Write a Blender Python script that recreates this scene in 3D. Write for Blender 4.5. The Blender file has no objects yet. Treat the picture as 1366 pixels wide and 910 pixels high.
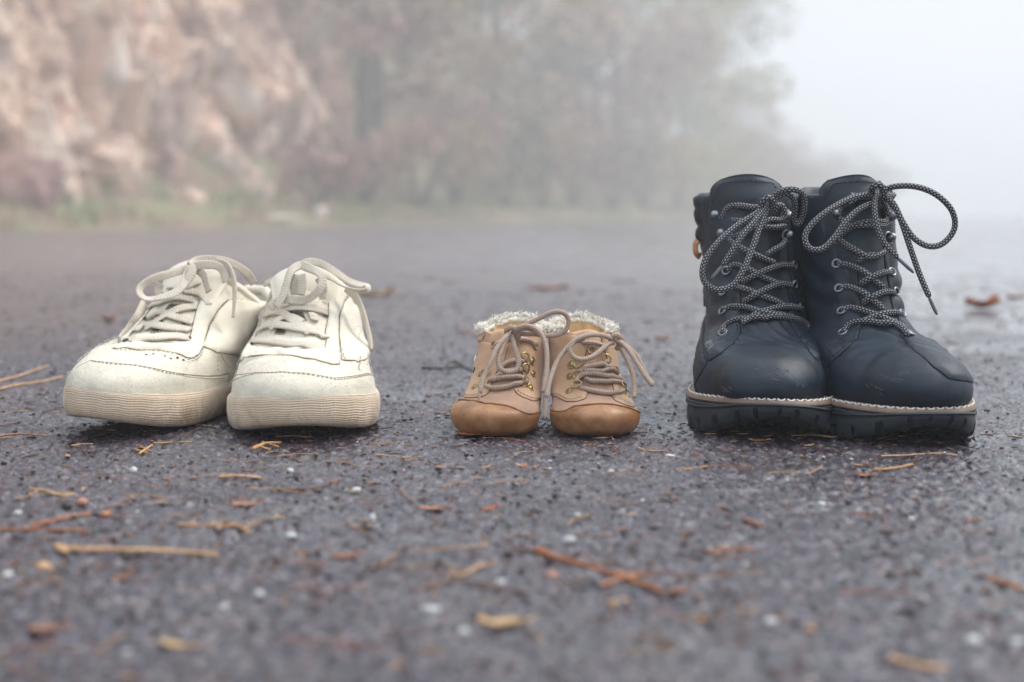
import bpy, bmesh, math, random
import numpy as np
from mathutils import Vector, Matrix, noise
from mathutils.bvhtree import BVHTree
from mathutils.geometry import delaunay_2d_cdt

R = math.radians
DEBUG = False
PI = math.pi
random.seed(7)
rng = np.random.default_rng(7)
scene = bpy.context.scene
COL = scene.collection

# ------------------------------------------------------------------ camera
CAM_H = 0.16
F_PX = 1897.0                       # focal length in photo pixels (50 mm on 36 mm)
PITCH = math.atan((455 - 284) / F_PX)
cam_data = bpy.data.cameras.new("camera")
cam_data.sensor_width = 36.0
cam_data.lens = 50.0
cam_data.clip_start = 0.02
cam_data.clip_end = 600.0
cam_data.dof.use_dof = True
cam_data.dof.focus_distance = 1.025
cam_data.dof.aperture_fstop = 5.0
cam = bpy.data.objects.new("camera", cam_data)
COL.objects.link(cam)
cam.location = (0, 0, CAM_H)
cam.rotation_euler = (PI / 2 - PITCH, 0, 0)
scene.camera = cam

# ------------------------------------------------------------------ sky, sun, exposure
SUN_EL, SUN_AZ = R(50), R(74)       # azimuth measured from +Y (away from camera) towards +X
world = bpy.data.worlds.new("World")
scene.world = world
world.use_nodes = True
wn = world.node_tree.nodes
wl = world.node_tree.links
wn.clear()
sky = wn.new('ShaderNodeTexSky')
sky.sky_type = 'NISHITA'
sky.sun_disc = False
sky.sun_elevation = SUN_EL
sky.sun_rotation = SUN_AZ
sky.dust_density = 5.0
sky.ozone_density = 1.0
# overcast: the clear sky is mostly hidden by an even pale cloud sheet
mixw = wn.new('ShaderNodeMix'); mixw.data_type = 'RGBA'
mixw.inputs[0].default_value = 0.82
mixw.inputs[7].default_value = (8.05, 8.9, 9.75, 1)
bg = wn.new('ShaderNodeBackground')
bg.inputs['Strength'].default_value = 0.115
wo = wn.new('ShaderNodeOutputWorld')
wl.new(sky.outputs[0], mixw.inputs[6])
# an overcast sky is three times as bright overhead as at the horizon, all the way round
wtc = wn.new('ShaderNodeTexCoord'); wsp = wn.new('ShaderNodeSeparateXYZ'); wl.new(wtc.outputs['Generated'], wsp.inputs[0])
wmr = wn.new('ShaderNodeMapRange'); wl.new(wsp.outputs['Z'], wmr.inputs[0])
wmr.inputs[1].default_value = 0.0; wmr.inputs[2].default_value = 1.0; wmr.inputs[3].default_value = 0.46; wmr.inputs[4].default_value = 1.42
wvm = wn.new('ShaderNodeVectorMath'); wvm.operation = 'SCALE'
wl.new(mixw.outputs[2], wvm.inputs[0]); wl.new(wmr.outputs[0], wvm.inputs['Scale'])
wl.new(wvm.outputs[0], bg.inputs['Color'])
wl.new(bg.outputs[0], wo.inputs['Surface'])

sun_data = bpy.data.lights.new("sun", 'SUN')
sun_data.energy = 1.7
sun_data.angle = R(22)
sun_data.color = (1.0, 0.95, 0.88)
sun = bpy.data.objects.new("sun", sun_data)
COL.objects.link(sun)
sd = Vector((math.sin(SUN_AZ) * math.cos(SUN_EL), math.cos(SUN_AZ) * math.cos(SUN_EL), math.sin(SUN_EL)))
sun.rotation_euler = sd.to_track_quat('Z', 'Y').to_euler()
sun.location = (2, 2, 6)

scene.view_settings.view_transform = 'Standard'
scene.view_settings.look = 'None'
scene.view_settings.gamma = 1.0
scene.view_settings.exposure = 0.82
scene.cycles.volume_bounces = 3
scene.cycles.max_bounces = 8
scene.cycles.diffuse_bounces = 3
scene.cycles.glossy_bounces = 3
scene.cycles.use_denoising = True

# ------------------------------------------------------------------ helpers
CP, SP = math.cos(PITCH), math.sin(PITCH)
CAM_P = Vector((0, 0, CAM_H))
def ray(px, py):
    a = (px - 683) / F_PX
    b = (455 - py) / F_PX
    return Vector((a, CP + b * SP, -SP + b * CP))
def at(px, py, Y):
    """point of the place seen at photo pixel (px,py) at depth Y from the camera"""
    d = ray(px, py)
    return CAM_P + d * (Y / d.y)
def on_ground(px, py, z=0.0):
    d = ray(px, py)
    return CAM_P + d * ((z - CAM_H) / d.z)

def tag(o, label=None, cat=None, group=None, kind=None):
    if label: o['label'] = label
    if cat: o['category'] = cat
    if group: o['group'] = group
    if kind: o['kind'] = kind
    return o
def empty(name, loc, label, cat, group=None, rz=0.0, rx=0.0, ry=0.0):
    o = bpy.data.objects.new(name, None)
    o.empty_display_size = 0.05
    COL.objects.link(o)
    o.location = loc
    o.rotation_euler = (rx, ry, rz)
    return tag(o, label, cat, group)
def link_mesh(name, me, mat, parent=None):
    if mat is not None and not me.materials:
        me.materials.append(mat)
    o = bpy.data.objects.new(name, me)
    COL.objects.link(o)
    if parent is not None:
        # meshes are computed in world space: bring them into the parent's frame
        M = (Matrix.LocRotScale(parent.location, parent.rotation_euler.to_quaternion(), parent.scale))
        if parent.parent is not None:
            pp = parent.parent
            M = Matrix.LocRotScale(pp.location, pp.rotation_euler.to_quaternion(), pp.scale) @ M
        me.transform(M.inverted())
        o.parent = parent
    return o
def mesh_from(verts, faces, smooth=True, uvs=None):
    me = bpy.data.meshes.new("m")
    me.from_pydata([tuple(v) for v in verts], [], faces)
    if smooth:
        me.polygons.foreach_set('use_smooth', [True] * len(me.polygons))
    if uvs is not None:
        uvl = me.uv_layers.new(name='uv')
        li = np.empty(len(me.loops), dtype=np.int32)
        me.loops.foreach_get('vertex_index', li)
        arr = np.array(uvs, dtype=np.float32)[li]
        uvl.data.foreach_set('uv', arr.ravel())
    me.update()
    return me
def part(name, verts, faces, mat, parent=None, smooth=True, uvs=None, kind=None, label=None):
    me = mesh_from(verts, faces, smooth, uvs)
    o = link_mesh(name, me, mat, parent)
    if kind: o['kind'] = kind
    if label: o['label'] = label
    return o

class MB:
    """collects geometry for one mesh object"""
    def __init__(s): s.v, s.f, s.uv = [], [], []
    def add(s, verts, faces, uvs=None):
        b = len(s.v)
        s.v.extend([Vector(v) for v in verts])
        s.f.extend([tuple(i + b for i in f) for f in faces])
        s.uv.extend(uvs if uvs is not None else [(0, 0)] * len(verts))
    def build(s, name, mat, parent=None, smooth=True, kind=None, label=None):
        return part(name, s.v, s.f, mat, parent, smooth, s.uv, kind, label)

def catmull(pts, n=8, closed=False):
    """centripetal-ish Catmull-Rom through numpy rows"""
    P = np.array(pts, dtype=float)
    m = len(P)
    out = []
    rngk = range(m) if closed else range(m - 1)
    for i in rngk:
        if closed:
            p0, p1, p2, p3 = P[(i - 1) % m], P[i], P[(i + 1) % m], P[(i + 2) % m]
        else:
            p1, p2 = P[i], P[i + 1]
            p0 = P[i - 1] if i > 0 else 2 * p1 - p2
            p3 = P[i + 2] if i + 2 < m else 2 * p2 - p1
        for k in range(n):
            t = k / n
            out.append(0.5 * ((2 * p1) + (-p0 + p2) * t + (2 * p0 - 5 * p1 + 4 * p2 - p3) * t * t + (-p0 + 3 * p1 - 3 * p2 + p3) * t ** 3))
    if not closed:
        out.append(P[-1])
    return np.array(out)
def resample(P, step, closed=False):
    P = np.array(P, dtype=float)
    if closed: P = np.vstack([P, P[:1]])
    d = np.r_[0, np.cumsum(np.linalg.norm(np.diff(P[:, :3], axis=0), axis=1))]
    n = max(2, int(round(d[-1] / step)))
    t = np.linspace(0, d[-1], n + 1)
    out = np.stack([np.interp(t, d, P[:, k]) for k in range(P.shape[1])], axis=1)
    return out[:-1] if closed else out

def hash2(ix, iy, seed):
    ix = ix.astype(np.int64); iy = iy.astype(np.int64)
    h = (ix * 374761393 + iy * 668265263 + seed * 1442695041) & 0xFFFFFFFF
    h = ((h ^ (h >> 13)) * 1274126177) & 0xFFFFFFFF
    h = (h ^ (h >> 16)) & 0xFFFFFFFF
    return h / 4294967295.0
def vnoise(x, y, seed=0):
    ix, iy = np.floor(x), np.floor(y)
    fx, fy = x - ix, y - iy
    fx = fx * fx * (3 - 2 * fx); fy = fy * fy * (3 - 2 * fy)
    a = hash2(ix, iy, seed); b = hash2(ix + 1, iy, seed)
    c = hash2(ix, iy + 1, seed); d = hash2(ix + 1, iy + 1, seed)
    return (a + (b - a) * fx) * (1 - fy) + (c + (d - c) * fx) * fy
def fbm(x, y, oct=4, seed=0):
    s, a, t = 0, 1.0, 0
    for k in range(oct):
        s = s + a * vnoise(x * 2 ** k, y * 2 ** k, seed + k * 17); t += a; a *= 0.5
    return s / t
def worley(x, y, seed=0):
    """distance to nearest point, its random value, and second distance"""
    ix, iy = np.floor(x), np.floor(y)
    d1 = np.full(x.shape, 9.0); d2 = np.full(x.shape, 9.0); r1 = np.zeros(x.shape)
    for dx in (-1, 0, 1):
        for dy in (-1, 0, 1):
            jx, jy = ix + dx, iy + dy
            qx = jx + hash2(jx, jy, seed); qy = jy + hash2(jx, jy, seed + 5)
            d = np.hypot(qx - x, qy - y)
            rr = hash2(jx, jy, seed + 11)
            m = d < d1
            d2 = np.where(m, d1, np.minimum(d2, d))
            r1 = np.where(m, rr, r1)
            d1 = np.where(m, d, d1)
    return d1, r1, d2

# ------------------------------------------------------------------ materials
def mat_new(name):
    m = bpy.data.materials.new(name)
    m.use_nodes = True
    nt = m.node_tree
    nt.nodes.clear()
    out = nt.nodes.new('ShaderNodeOutputMaterial')
    b = nt.nodes.new('ShaderNodeBsdfPrincipled')
    nt.links.new(b.outputs[0], out.inputs['Surface'])
    return m, nt, b
def ramp(nt, src, stops, interp='LINEAR'):
    r = nt.nodes.new('ShaderNodeValToRGB')
    r.color_ramp.interpolation = interp
    e = r.color_ramp.elements
    while len(e) < len(stops): e.new(0.5)
    for k, (p, c) in enumerate(stops):
        e[k].position = p
        e[k].color = (c[0], c[1], c[2], 1) if hasattr(c, '__len__') else (c, c, c, 1)
    nt.links.new(src, r.inputs[0])
    return r.outputs[0]
def coords(nt, kind='Object', scale=(1, 1, 1)):
    t = nt.nodes.new('ShaderNodeTexCoord')
    mp = nt.nodes.new('ShaderNodeMapping')
    mp.inputs['Scale'].default_value = scale
    nt.links.new(t.outputs[kind], mp.inputs[0])
    return mp.outputs[0]
def tnoise(nt, vec, scale, detail=4, rough=0.55, dist=0.0):
    n = nt.nodes.new('ShaderNodeTexNoise')
    n.inputs['Scale'].default_value = scale
    n.inputs['Detail'].default_value = detail
    n.inputs['Roughness'].default_value = rough
    n.inputs['Distortion'].default_value = dist
    nt.links.new(vec, n.inputs['Vector'])
    return n
def tvor(nt, vec, scale, feature='F1'):
    n = nt.nodes.new('ShaderNodeTexVoronoi')
    n.feature = feature
    n.inputs['Scale'].default_value = scale
    nt.links.new(vec, n.inputs['Vector'])
    return n
def mixc(nt, fac, a, b, blend='MIX'):
    m = nt.nodes.new('ShaderNodeMix'); m.data_type = 'RGBA'; m.blend_type = blend
    for inp, v in ((m.inputs[0], fac), (m.inputs[6], a), (m.inputs[7], b)):
        if isinstance(v, (int, float)): inp.default_value = v
        elif isinstance(v, tuple): inp.default_value = (v[0], v[1], v[2], 1)
        else: nt.links.new(v, inp)
    return m.outputs[2]
def math_(nt, op, a, b=None, c=None):
    m = nt.nodes.new('ShaderNodeMath'); m.operation = op
    for inp, v in zip(m.inputs, (a, b, c)):
        if v is None: continue
        if isinstance(v, (int, float)): inp.default_value = v
        else: nt.links.new(v, inp)
    return m.outputs[0]
def bump(nt, bsdf, h, strength, dist, prev=None):
    bn = nt.nodes.new('ShaderNodeBump')
    bn.inputs['Strength'].default_value = strength
    bn.inputs['Distance'].default_value = dist
    nt.links.new(h, bn.inputs['Height'])
    if prev is not None: nt.links.new(prev, bn.inputs['Normal'])
    nt.links.new(bn.outputs[0], bsdf.inputs['Normal'])
    return bn.outputs[0]
def simple_mat(name, col, rough=0.6, var=0.25, scale=60, bscale=300, bstr=0.4, bdist=0.0004, spec=0.4, metallic=0.0, col2=None, sheen=0.0):
    m, nt, b = mat_new(name)
    v = coords(nt)
    n = tnoise(nt, v, scale, 5, 0.6)
    c2 = col2 or tuple(c * (1 - var) for c in col)
    c1 = tuple(min(1, c * (1 + var * 0.5)) for c in col)
    nt.links.new(ramp(nt, n.outputs[0], [(0.3, c2), (0.68, c1)]), b.inputs['Base Color'])
    b.inputs['Roughness'].default_value = rough
    b.inputs['Metallic'].default_value = metallic
    b.inputs['Specular IOR Level'].default_value = spec
    if sheen:
        b.inputs['Sheen Weight'].default_value = sheen
        b.inputs['Sheen Roughness'].default_value = 0.5
    n2 = tnoise(nt, v, bscale, 4, 0.6)
    bump(nt, b, n2.outputs[0], bstr, bdist)
    return m
# ------------------------------------------------------------------ road
def road_height(x, y):
    """relief of the worn tarmac in metres"""
    x = np.asarray(x, dtype=float); y = np.asarray(y, dtype=float)
    h = 0.0045 * (fbm(x * 9 + 31, y * 9 + 5, 4, 3) - 0.5)
    d, r, _ = worley(x / 0.0075, y / 0.0075, 21)
    h = h + 0.0021 * np.clip(1 - d * (1.2 + r), 0, 1) ** 0.6 * (r > 0.25)
    d, r, _ = worley(x / 0.0036 + 7, y / 0.0036, 22)
    h = h + 0.0012 * np.clip(1 - d * 1.4, 0, 1) ** 0.7
    pit = np.clip(fbm(x * 45, y * 45, 3, 9) - 0.60, 0, 1)
    h = h - 0.010 * pit
    return h - 0.0016
def gz(x, y):
    return float(road_height(np.array([x]), np.array([y]))[0])

def axis(dense0, dense1, step, far0, far1, g=1.09):
    a = list(np.arange(dense0, dense1, step))
    s, p = step, a[-1]
    while p < far1:
        s *= g; p += s; a.append(min(p, far1))
    s, p = step, a[0]; lo = []
    while p > far0:
        s *= g; p -= s; lo.append(max(p, far0))
    return np.array(sorted(set(lo)) + a)

m_road, nt, b = mat_new("wet_tarmac")
v = coords(nt)
stones = tvor(nt, v, 250)
stones2 = tvor(nt, v, 560)
big = tnoise(nt, v, 3.0, 5, 0.6)
mid = tnoise(nt, v, 28, 5, 0.65)
sep = nt.nodes.new('ShaderNodeSeparateColor'); nt.links.new(stones.outputs['Color'], sep.inputs[0])
sep2 = nt.nodes.new('ShaderNodeSeparateColor'); nt.links.new(stones2.outputs['Color'], sep2.inputs[0])
base = ramp(nt, sep.outputs[0], [(0.0, (0.008, 0.008, 0.011)), (0.40, (0.021, 0.016, 0.029)), (0.66, (0.046, 0.036, 0.060)), (0.78, (0.100, 0.052, 0.044)), (0.90, (0.13, 0.115, 0.13)), (0.975, (0.22, 0.20, 0.22))], 'CONSTANT')
fine = ramp(nt, sep2.outputs[1], [(0.0, (0.008, 0.008, 0.011)), (0.5, (0.031, 0.024, 0.043)), (0.80, (0.090, 0.070, 0.095)), (0.95, (0.20, 0.185, 0.20))], 'CONSTANT')
c = mixc(nt, 0.5, base, fine)
c = mixc(nt, ramp(nt, mid.outputs[0], [(0.48, 0.0), (0.66, 0.55)]), c, (0.013, 0.011, 0.020))
c = mixc(nt, ramp(nt, big.outputs[0], [(0.45, 0.0), (0.75, 0.45)]), c, (0.060, 0.045, 0.045))
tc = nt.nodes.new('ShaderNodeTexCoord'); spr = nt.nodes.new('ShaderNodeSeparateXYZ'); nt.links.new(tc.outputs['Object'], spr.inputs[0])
# the far road's paleness at grazing angles, painted into the colour by distance
dry = nt.nodes.new('ShaderNodeMapRange'); dry.interpolation_type = 'SMOOTHSTEP'  # mask of that painted paleness, rising with distance
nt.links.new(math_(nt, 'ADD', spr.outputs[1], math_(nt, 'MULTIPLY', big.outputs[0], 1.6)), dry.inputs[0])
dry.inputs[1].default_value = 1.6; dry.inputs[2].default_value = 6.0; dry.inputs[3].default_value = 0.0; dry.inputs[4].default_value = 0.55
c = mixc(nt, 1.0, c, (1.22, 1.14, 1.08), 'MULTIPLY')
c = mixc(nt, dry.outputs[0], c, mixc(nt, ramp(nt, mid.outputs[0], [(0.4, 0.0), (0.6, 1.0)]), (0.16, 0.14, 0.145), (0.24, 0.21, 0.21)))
# damp patches: darker, with a film of water; wettest round and right of the boots
patch = tnoise(nt, v, 5.5, 4, 0.6, 0.4)
wetx = nt.nodes.new('ShaderNodeMapRange'); nt.links.new(spr.outputs[0], wetx.inputs[0])
wetx.inputs[1].default_value = 0.05; wetx.inputs[2].default_value = 0.75; wetx.inputs[3].default_value = -0.04; wetx.inputs[4].default_value = 0.13
damp = ramp(nt, math_(nt, 'ADD', patch.outputs[0], wetx.outputs[0]), [(0.48, 0.0), (0.62, 1.0)])
c = mixc(nt, math_(nt, 'MULTIPLY', damp, 0.6), c, mixc(nt, 1.0, c, (0.42, 0.42, 0.48), 'MULTIPLY'))
nt.links.new(math_(nt, 'ADD', math_(nt, 'MULTIPLY', damp, 0.6), 0.25), b.inputs['Coat Weight'])
nt.links.new(math_(nt, 'SUBTRACT', 0.30, math_(nt, 'MULTIPLY', damp, 0.17)), b.inputs['Coat Roughness'])
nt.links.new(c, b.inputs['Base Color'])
nt.links.new(ramp(nt, mid.outputs[0], [(0.30, 0.22), (0.7, 0.50)]), b.inputs['Roughness'])
b.inputs['Specular IOR Level'].default_value = 0.6
b.inputs['Coat Weight'].default_value = 0.55
b.inputs['Coat Roughness'].default_value = 0.22
h1 = math_(nt, 'MULTIPLY', stones2.outputs['Distance'], -1.0)
b1 = bump(nt, b, h1, 0.55, 0.0008)
n3 = tnoise(nt, v, 900, 3, 0.6)
bump(nt, b, n3.outputs[0], 0.35, 0.0005, b1)

xs = axis(-0.62, 0.62, 0.0017, -98, 98)
ys = axis(0.44, 1.55, 0.0021, -26, 140)
X, Y = np.meshgrid(xs, ys)
Z = road_height(X, Y)
# the fine relief fades out where the sheet is too coarse to carry it
far = np.clip((Y - 1.5) / 6, 0, 1)
sx, sy = len(xs), len(ys)
Z = np.where(Y > 3.0, 0.010 * (fbm(X * 0.7, Y * 0.7, 3, 4) - 0.5), Z)
me = bpy.data.meshes.new("road")
co = np.stack([X, Y, Z], axis=-1).reshape(-1, 3).astype(np.float32)
idx = np.arange(sx * sy).reshape(sy, sx)
q = np.stack([idx[:-1, :-1], idx[:-1, 1:], idx[1:, 1:], idx[1:, :-1]], axis=-1).reshape(-1, 4)
me.vertices.add(len(co)); me.vertices.foreach_set('co', co.ravel())
me.loops.add(q.size); me.loops.foreach_set('vertex_index', q.ravel().astype(np.int32))
me.polygons.add(len(q)); me.polygons.foreach_set('loop_start', np.arange(0, q.size, 4, dtype=np.int32))
me.polygons.foreach_set('use_smooth', np.ones(len(q), dtype=bool))
me.update(calc_edges=True)
tag(link_mesh("road", me, m_road), kind='structure')

# ------------------------------------------------------------------ loose stones of the surface: too many to count
def ico(sub=0):
    bm = bmesh.new()
    bmesh.ops.create_icosphere(bm, subdivisions=max(1, sub), radius=1)
    bm.verts.ensure_lookup_table()
    V = np.array([v.co[:] for v in bm.verts]); Fs = [[v.index for v in f.verts] for f in bm.faces]
    bm.free()
    return V, Fs
ICO1, ICOF1 = ico(1)
ICO2, ICOF2 = ico(2)
def island_mat(name, stops, rough=0.55, bs=900):
    m, nt, b = mat_new(name)
    g = nt.nodes.new('ShaderNodeNewGeometry')
    c = ramp(nt, g.outputs['Random Per Island'], stops, 'LINEAR')
    v = coords(nt)
    n = tnoise(nt, v, bs, 3)
    c = mixc(nt, 0.5, c, ramp(nt, n.outputs[0], [(0.35, 0.45), (0.65, 1.0)]), 'MULTIPLY')
    nt.links.new(c, b.inputs['Base Color'])
    b.inputs['Roughness'].default_value = rough
    bump(nt, b, n.outputs[0], 0.4, 0.0004)
    return m
m_grit = island_mat("grit", [(0.0, (0.012, 0.012, 0.017)), (0.45, (0.035, 0.033, 0.045)), (0.62, (0.07, 0.055, 0.06)), (0.76, (0.15, 0.08, 0.06)), (0.86, (0.15, 0.13, 0.13)), (0.965, (0.34, 0.33, 0.33)), (1.0, (0.6, 0.59, 0.58))])
def scatter_grit():
    n = 21000
    # spread in world space, thinning with distance
    yy = 0.42 * (4.2 / 0.42) ** rng.random(n)
    xx = (rng.random(n) - 0.5) * 1.1 * np.maximum(yy, 0.5)
    zz = road_height(xx, yy)
    size = (0.0005 + 0.0014 * rng.random(n) ** 3) * np.clip(yy, 0.7, 3) ** 0.6
    nv = len(ICO1)
    F = np.array(ICOF1)
    V = np.zeros((n, nv, 3)); 
    ang = rng.random(n) * 2 * PI
    jit = 0.75 + 0.5 * rng.random((n, nv, 1))
    base = ICO1[None] * jit
    ca, sa = np.cos(ang)[:, None], np.sin(ang)[:, None]
    bx = base[..., 0] * (1 + 0.6 * rng.random((n, 1))); by = base[..., 1]; bz = base[..., 2] * 0.6
    V[..., 0] = (bx * ca - by * sa) * size[:, None] + xx[:, None]
    V[..., 1] = (bx * sa + by * ca) * size[:, None] + yy[:, None]
    V[..., 2] = bz * size[:, None] + zz[:, None] + size[:, None] * 0.15
    FF = (F[None] + (np.arange(n) * nv)[:, None, None]).reshape(-1, 3)
    me = bpy.data.meshes.new("grit")
    me.vertices.add(n * nv); me.vertices.foreach_set('co', V.astype(np.float32).ravel())
    me.loops.add(FF.size); me.loops.foreach_set('vertex_index', FF.ravel().astype(np.int32))
    me.polygons.add(len(FF)); me.polygons.foreach_set('loop_start', np.arange(0, FF.size, 3, dtype=np.int32))
    me.update(calc_edges=True)
    tag(link_mesh("grit", me, m_grit), 'fine loose grit and chippings lying all over the tarmac', 'grit', kind='stuff')
scatter_grit()

# ------------------------------------------------------------------ the rock face, the bank and the verge along the road
E0 = np.array([-4.3, 11.0])                 # a point of the road's left edge
ED = np.array([0.345, 0.9386])               # its direction, running away to the right
EN = np.array([-0.9386, 0.345])              # away from the road, up the bank
def along(a, o):
    p = E0 + ED * a + EN * o
    return p

m_verge, nt, b = mat_new("verge_soil")
v = coords(nt)
n = tnoise(nt, v, 2.2, 6, 0.65); n2 = tnoise(nt, v, 9, 5, 0.6)
c = ramp(nt, n.outputs[0], [(0.3, (0.12, 0.065, 0.045)), (0.45, (0.22, 0.13, 0.09)), (0.56, (0.13, 0.16, 0.06)), (0.7, (0.28, 0.23, 0.13))])
c = mixc(nt, ramp(nt, n2.outputs[0], [(0.4, 0.0), (0.7, 0.6)]), c, (0.26, 0.21, 0.15))
nt.links.new(c, b.inputs['Base Color']); b.inputs['Roughness'].default_value = 0.9
bump(nt, b, n2.outputs[0], 0.6, 0.05)

def bank_profile(a, o):
    """height of the verge and slope at distance o from the road edge"""
    t = np.clip(o / 1.3, 0, 1)
    z = 0.30 * t * t * (3 - 2 * t)
    k = np.clip((a - 32) / 20, 0, 1)
    z = z + np.clip(o - 1.6, 0, None) * (0.95 + 0.1 * np.sin(a * 0.3)) * (1 - 0.98 * k * k * (3 - 2 * k))
    z = z + 0.16 * (fbm(a * 1.3 + 3, o * 1.3, 4, 40) - 0.5) * np.clip(o / 0.6, 0, 1)
    return z - 0.02 * (o < 0.05)
aa = np.concatenate([np.arange(-16, 30, 0.16), np.arange(30, 96, 0.5)])
oo = np.concatenate([np.arange(0, 2.5, 0.12), np.arange(2.5, 15.5, 0.5)])
A, O = np.meshgrid(aa, oo)
jag = (fbm(A * 0.9, A * 0 + 2, 4, 77) - 0.5) * 0.7 * np.clip(1 - O / 1.2, 0, 1)
P = E0[None, None] + ED[None, None] * A[..., None] + EN[None, None] * (O + jag)[..., None]
Zb = np.minimum(bank_profile(A, O), 11.0)
Zb[0] = -0.03
verts = np.concatenate([P, Zb[..., None]], axis=-1).reshape(-1, 3)
idx = np.arange(A.size).reshape(A.shape)
q = np.stack([idx[:-1, :-1], idx[:-1, 1:], idx[1:, 1:], idx[1:, :-1]], axis=-1).reshape(-1, 4).tolist()
bank = part("bank", verts, q, m_verge)
tag(bank, kind='structure')

# rock face: blocky relief
m_rock, nt, b = mat_new("rock")
v = coords(nt, scale=(1.25, 1.25, 0.5))
n = tnoise(nt, v, 0.85, 5, 0.55, 0.6); n2 = tnoise(nt, v, 4.0, 6, 0.6, 0.3); vo = tvor(nt, v, 1.6)
c = ramp(nt, n.outputs[0], [(0.30, (0.16, 0.07, 0.07)), (0.42, (0.46, 0.29, 0.24)), (0.50, (0.74, 0.56, 0.43)), (0.60, (0.70, 0.46, 0.34)), (0.72, (0.80, 0.67, 0.56))])
sepv = nt.nodes.new('ShaderNodeSeparateColor'); nt.links.new(vo.outputs['Color'], sepv.inputs[0])
c = mixc(nt, ramp(nt, sepv.outputs[0], [(0.45, 0.0), (0.9, 0.7)]), c, (0.60, 0.50, 0.42))
c = mixc(nt, ramp(nt, n2.outputs[0], [(0.50, 0.0), (0.68, 0.7)]), c, (0.15, 0.06, 0.065))
nt.links.new(c, b.inputs['Base Color']); b.inputs['Roughness'].default_value = 0.85
bump(nt, b, n2.outputs[0], 0.7, 0.12)
aa = np.arange(-15, 11.5, 0.07); zz = np.arange(-0.3, 9.0, 0.07)
A, Zc = np.meshgrid(aa, zz)
def facets(x, y, seed):
    """broken faces: every cell is its own tilted plane"""
    ix, iy = np.floor(x), np.floor(y); best = np.full(x.shape, 9.0); out = np.zeros(x.shape); sec = np.full(x.shape, 9.0)
    for dx in (-1, 0, 1):
        for dy in (-1, 0, 1):
            jx, jy = ix + dx, iy + dy
            ox = x - (jx + hash2(jx, jy, seed)); oy = y - (jy + hash2(jx, jy, seed + 5)); d = np.hypot(ox, oy); m = d < best
            pl = (hash2(jx, jy, seed + 7) - .5) + ox * (hash2(jx, jy, seed + 8) - .5) * 1.9 + oy * (hash2(jx, jy, seed + 9) - .35) * 1.9
            sec = np.where(m, best, np.minimum(sec, d)); out = np.where(m, pl, out); best = np.where(m, d, best)
    return out, sec - best
wx = A + 0.35 * fbm(A * 1.4, Zc * 1.4, 3, 8); wz = Zc + 0.35 * fbm(A * 1.4 + 9, Zc * 1.4, 3, 9)
f1, g1 = facets(wx * 0.95 + 3 + 0.25 * wz, wz * 0.36, 61)
f2, g2 = facets(wx * 2.4 + 9, wz * 1.0 + 0.3 * wx, 62)
f3, g3 = facets(wx * 5.5, wz * 2.8 + wx, 64)
setback = 1.25 + 0.17 * Zc + 0.10 * np.clip(A - 1.0, 0, 50) 
rel = 0.75 * f1 + 0.38 * f2 + 0.12 * f3 - 0.22 * np.exp(-(g1 / 0.06) ** 2) - 0.10 * np.exp(-(g2 / 0.06) ** 2) + 0.35 * (fbm(A * 0.5, Zc * 0.5, 3, 63) - 0.5)
O = setback - rel
P = E0[None, None] + ED[None, None] * A[..., None] + EN[None, None] * O[..., None]
verts = np.concatenate([P, Zc[..., None]], axis=-1).reshape(-1, 3)
idx = np.arange(A.size).reshape(A.shape)
q = np.stack([idx[:-1, :-1], idx[:-1, 1:], idx[1:, 1:], idx[1:, :-1]], axis=-1).reshape(-1, 4).tolist()
cliff = part("rock_face", verts, q, m_rock, smooth=False)
tag(cliff, kind='structure')
# stones that stand out of the face one by one
m_pale = simple_mat("pale_rock", (0.70, 0.60, 0.52), 0.85, 0.35, 3, 12, 0.8, 0.03)
m_ochre = simple_mat("ochre_rock", (0.55, 0.39, 0.29), 0.85, 0.4, 3, 12, 0.8, 0.03)
def rock_chunk(px, py, w, h, rot, mat, depth, parent=None, name="stone", label=None):
    c = at(px, py, depth)
    bm = bmesh.new()
    bmesh.ops.create_icosphere(bm, subdivisions=2, radius=1)
    s = random.random() * 50
    for vv in bm.verts:
        k = 1 + 0.45 * (noise.noise(vv.co * 1.3 + Vector((s, 0, 0))))
        vv.co *= k
        m_ = max(abs(vv.co.x), abs(vv.co.y), abs(vv.co.z))
        vv.co = vv.co * (0.6 + 0.4 / max(m_, 0.4))
        vv.co.x *= w; vv.co.y *= min(w, h) * 0.6; vv.co.z *= h
        x, z = vv.co.x, vv.co.z
        vv.co.x = x * math.cos(rot) - z * math.sin(rot); vv.co.z = x * math.sin(rot) + z * math.cos(rot)
        vv.co += c
    me = bpy.data.meshes.new("stone"); bm.to_mesh(me); bm.free()
    o = link_mesh(name, me, mat, parent)
    return o
dg = bpy.context.evaluated_depsgraph_get
cliff_bvh = BVHTree.FromPolygons([tuple(p) for p in verts], q)
def cliff_depth(px, py, dflt=13.0):
    d = ray(px, py); h = cliff_bvh.ray_cast(CAM_P, d.normalized())
    return h[0].y if h[0] is not None else dflt
for (px, py, wpx, hpx, rot, mt) in [(318, 122, 26, 40, 0.5, m_pale), (362, 96, 13, 28, 0.6, m_pale), (250, 48, 16, 26, 0.1, m_ochre), (150, 80, 20, 40, 0.15, m_pale),
        (78, 130, 14, 32, -0.1, m_pale), (12, 150, 18, 42, 0.05, m_ochre), (275, 195, 14, 28, 0.5, m_pale), (68, 215, 22, 12, 0.0, m_pale), (340, 190, 9, 8, 0, m_pale), (278, 122, 8, 9, 0, m_pale), (400, 60, 12, 16, 0.3, m_ochre)]:
    dd = cliff_depth(px, py)
    k = dd / F_PX
    rock_chunk(px, py, wpx * k, hpx * k, rot, mt, dd + 0.10, cliff)

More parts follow.
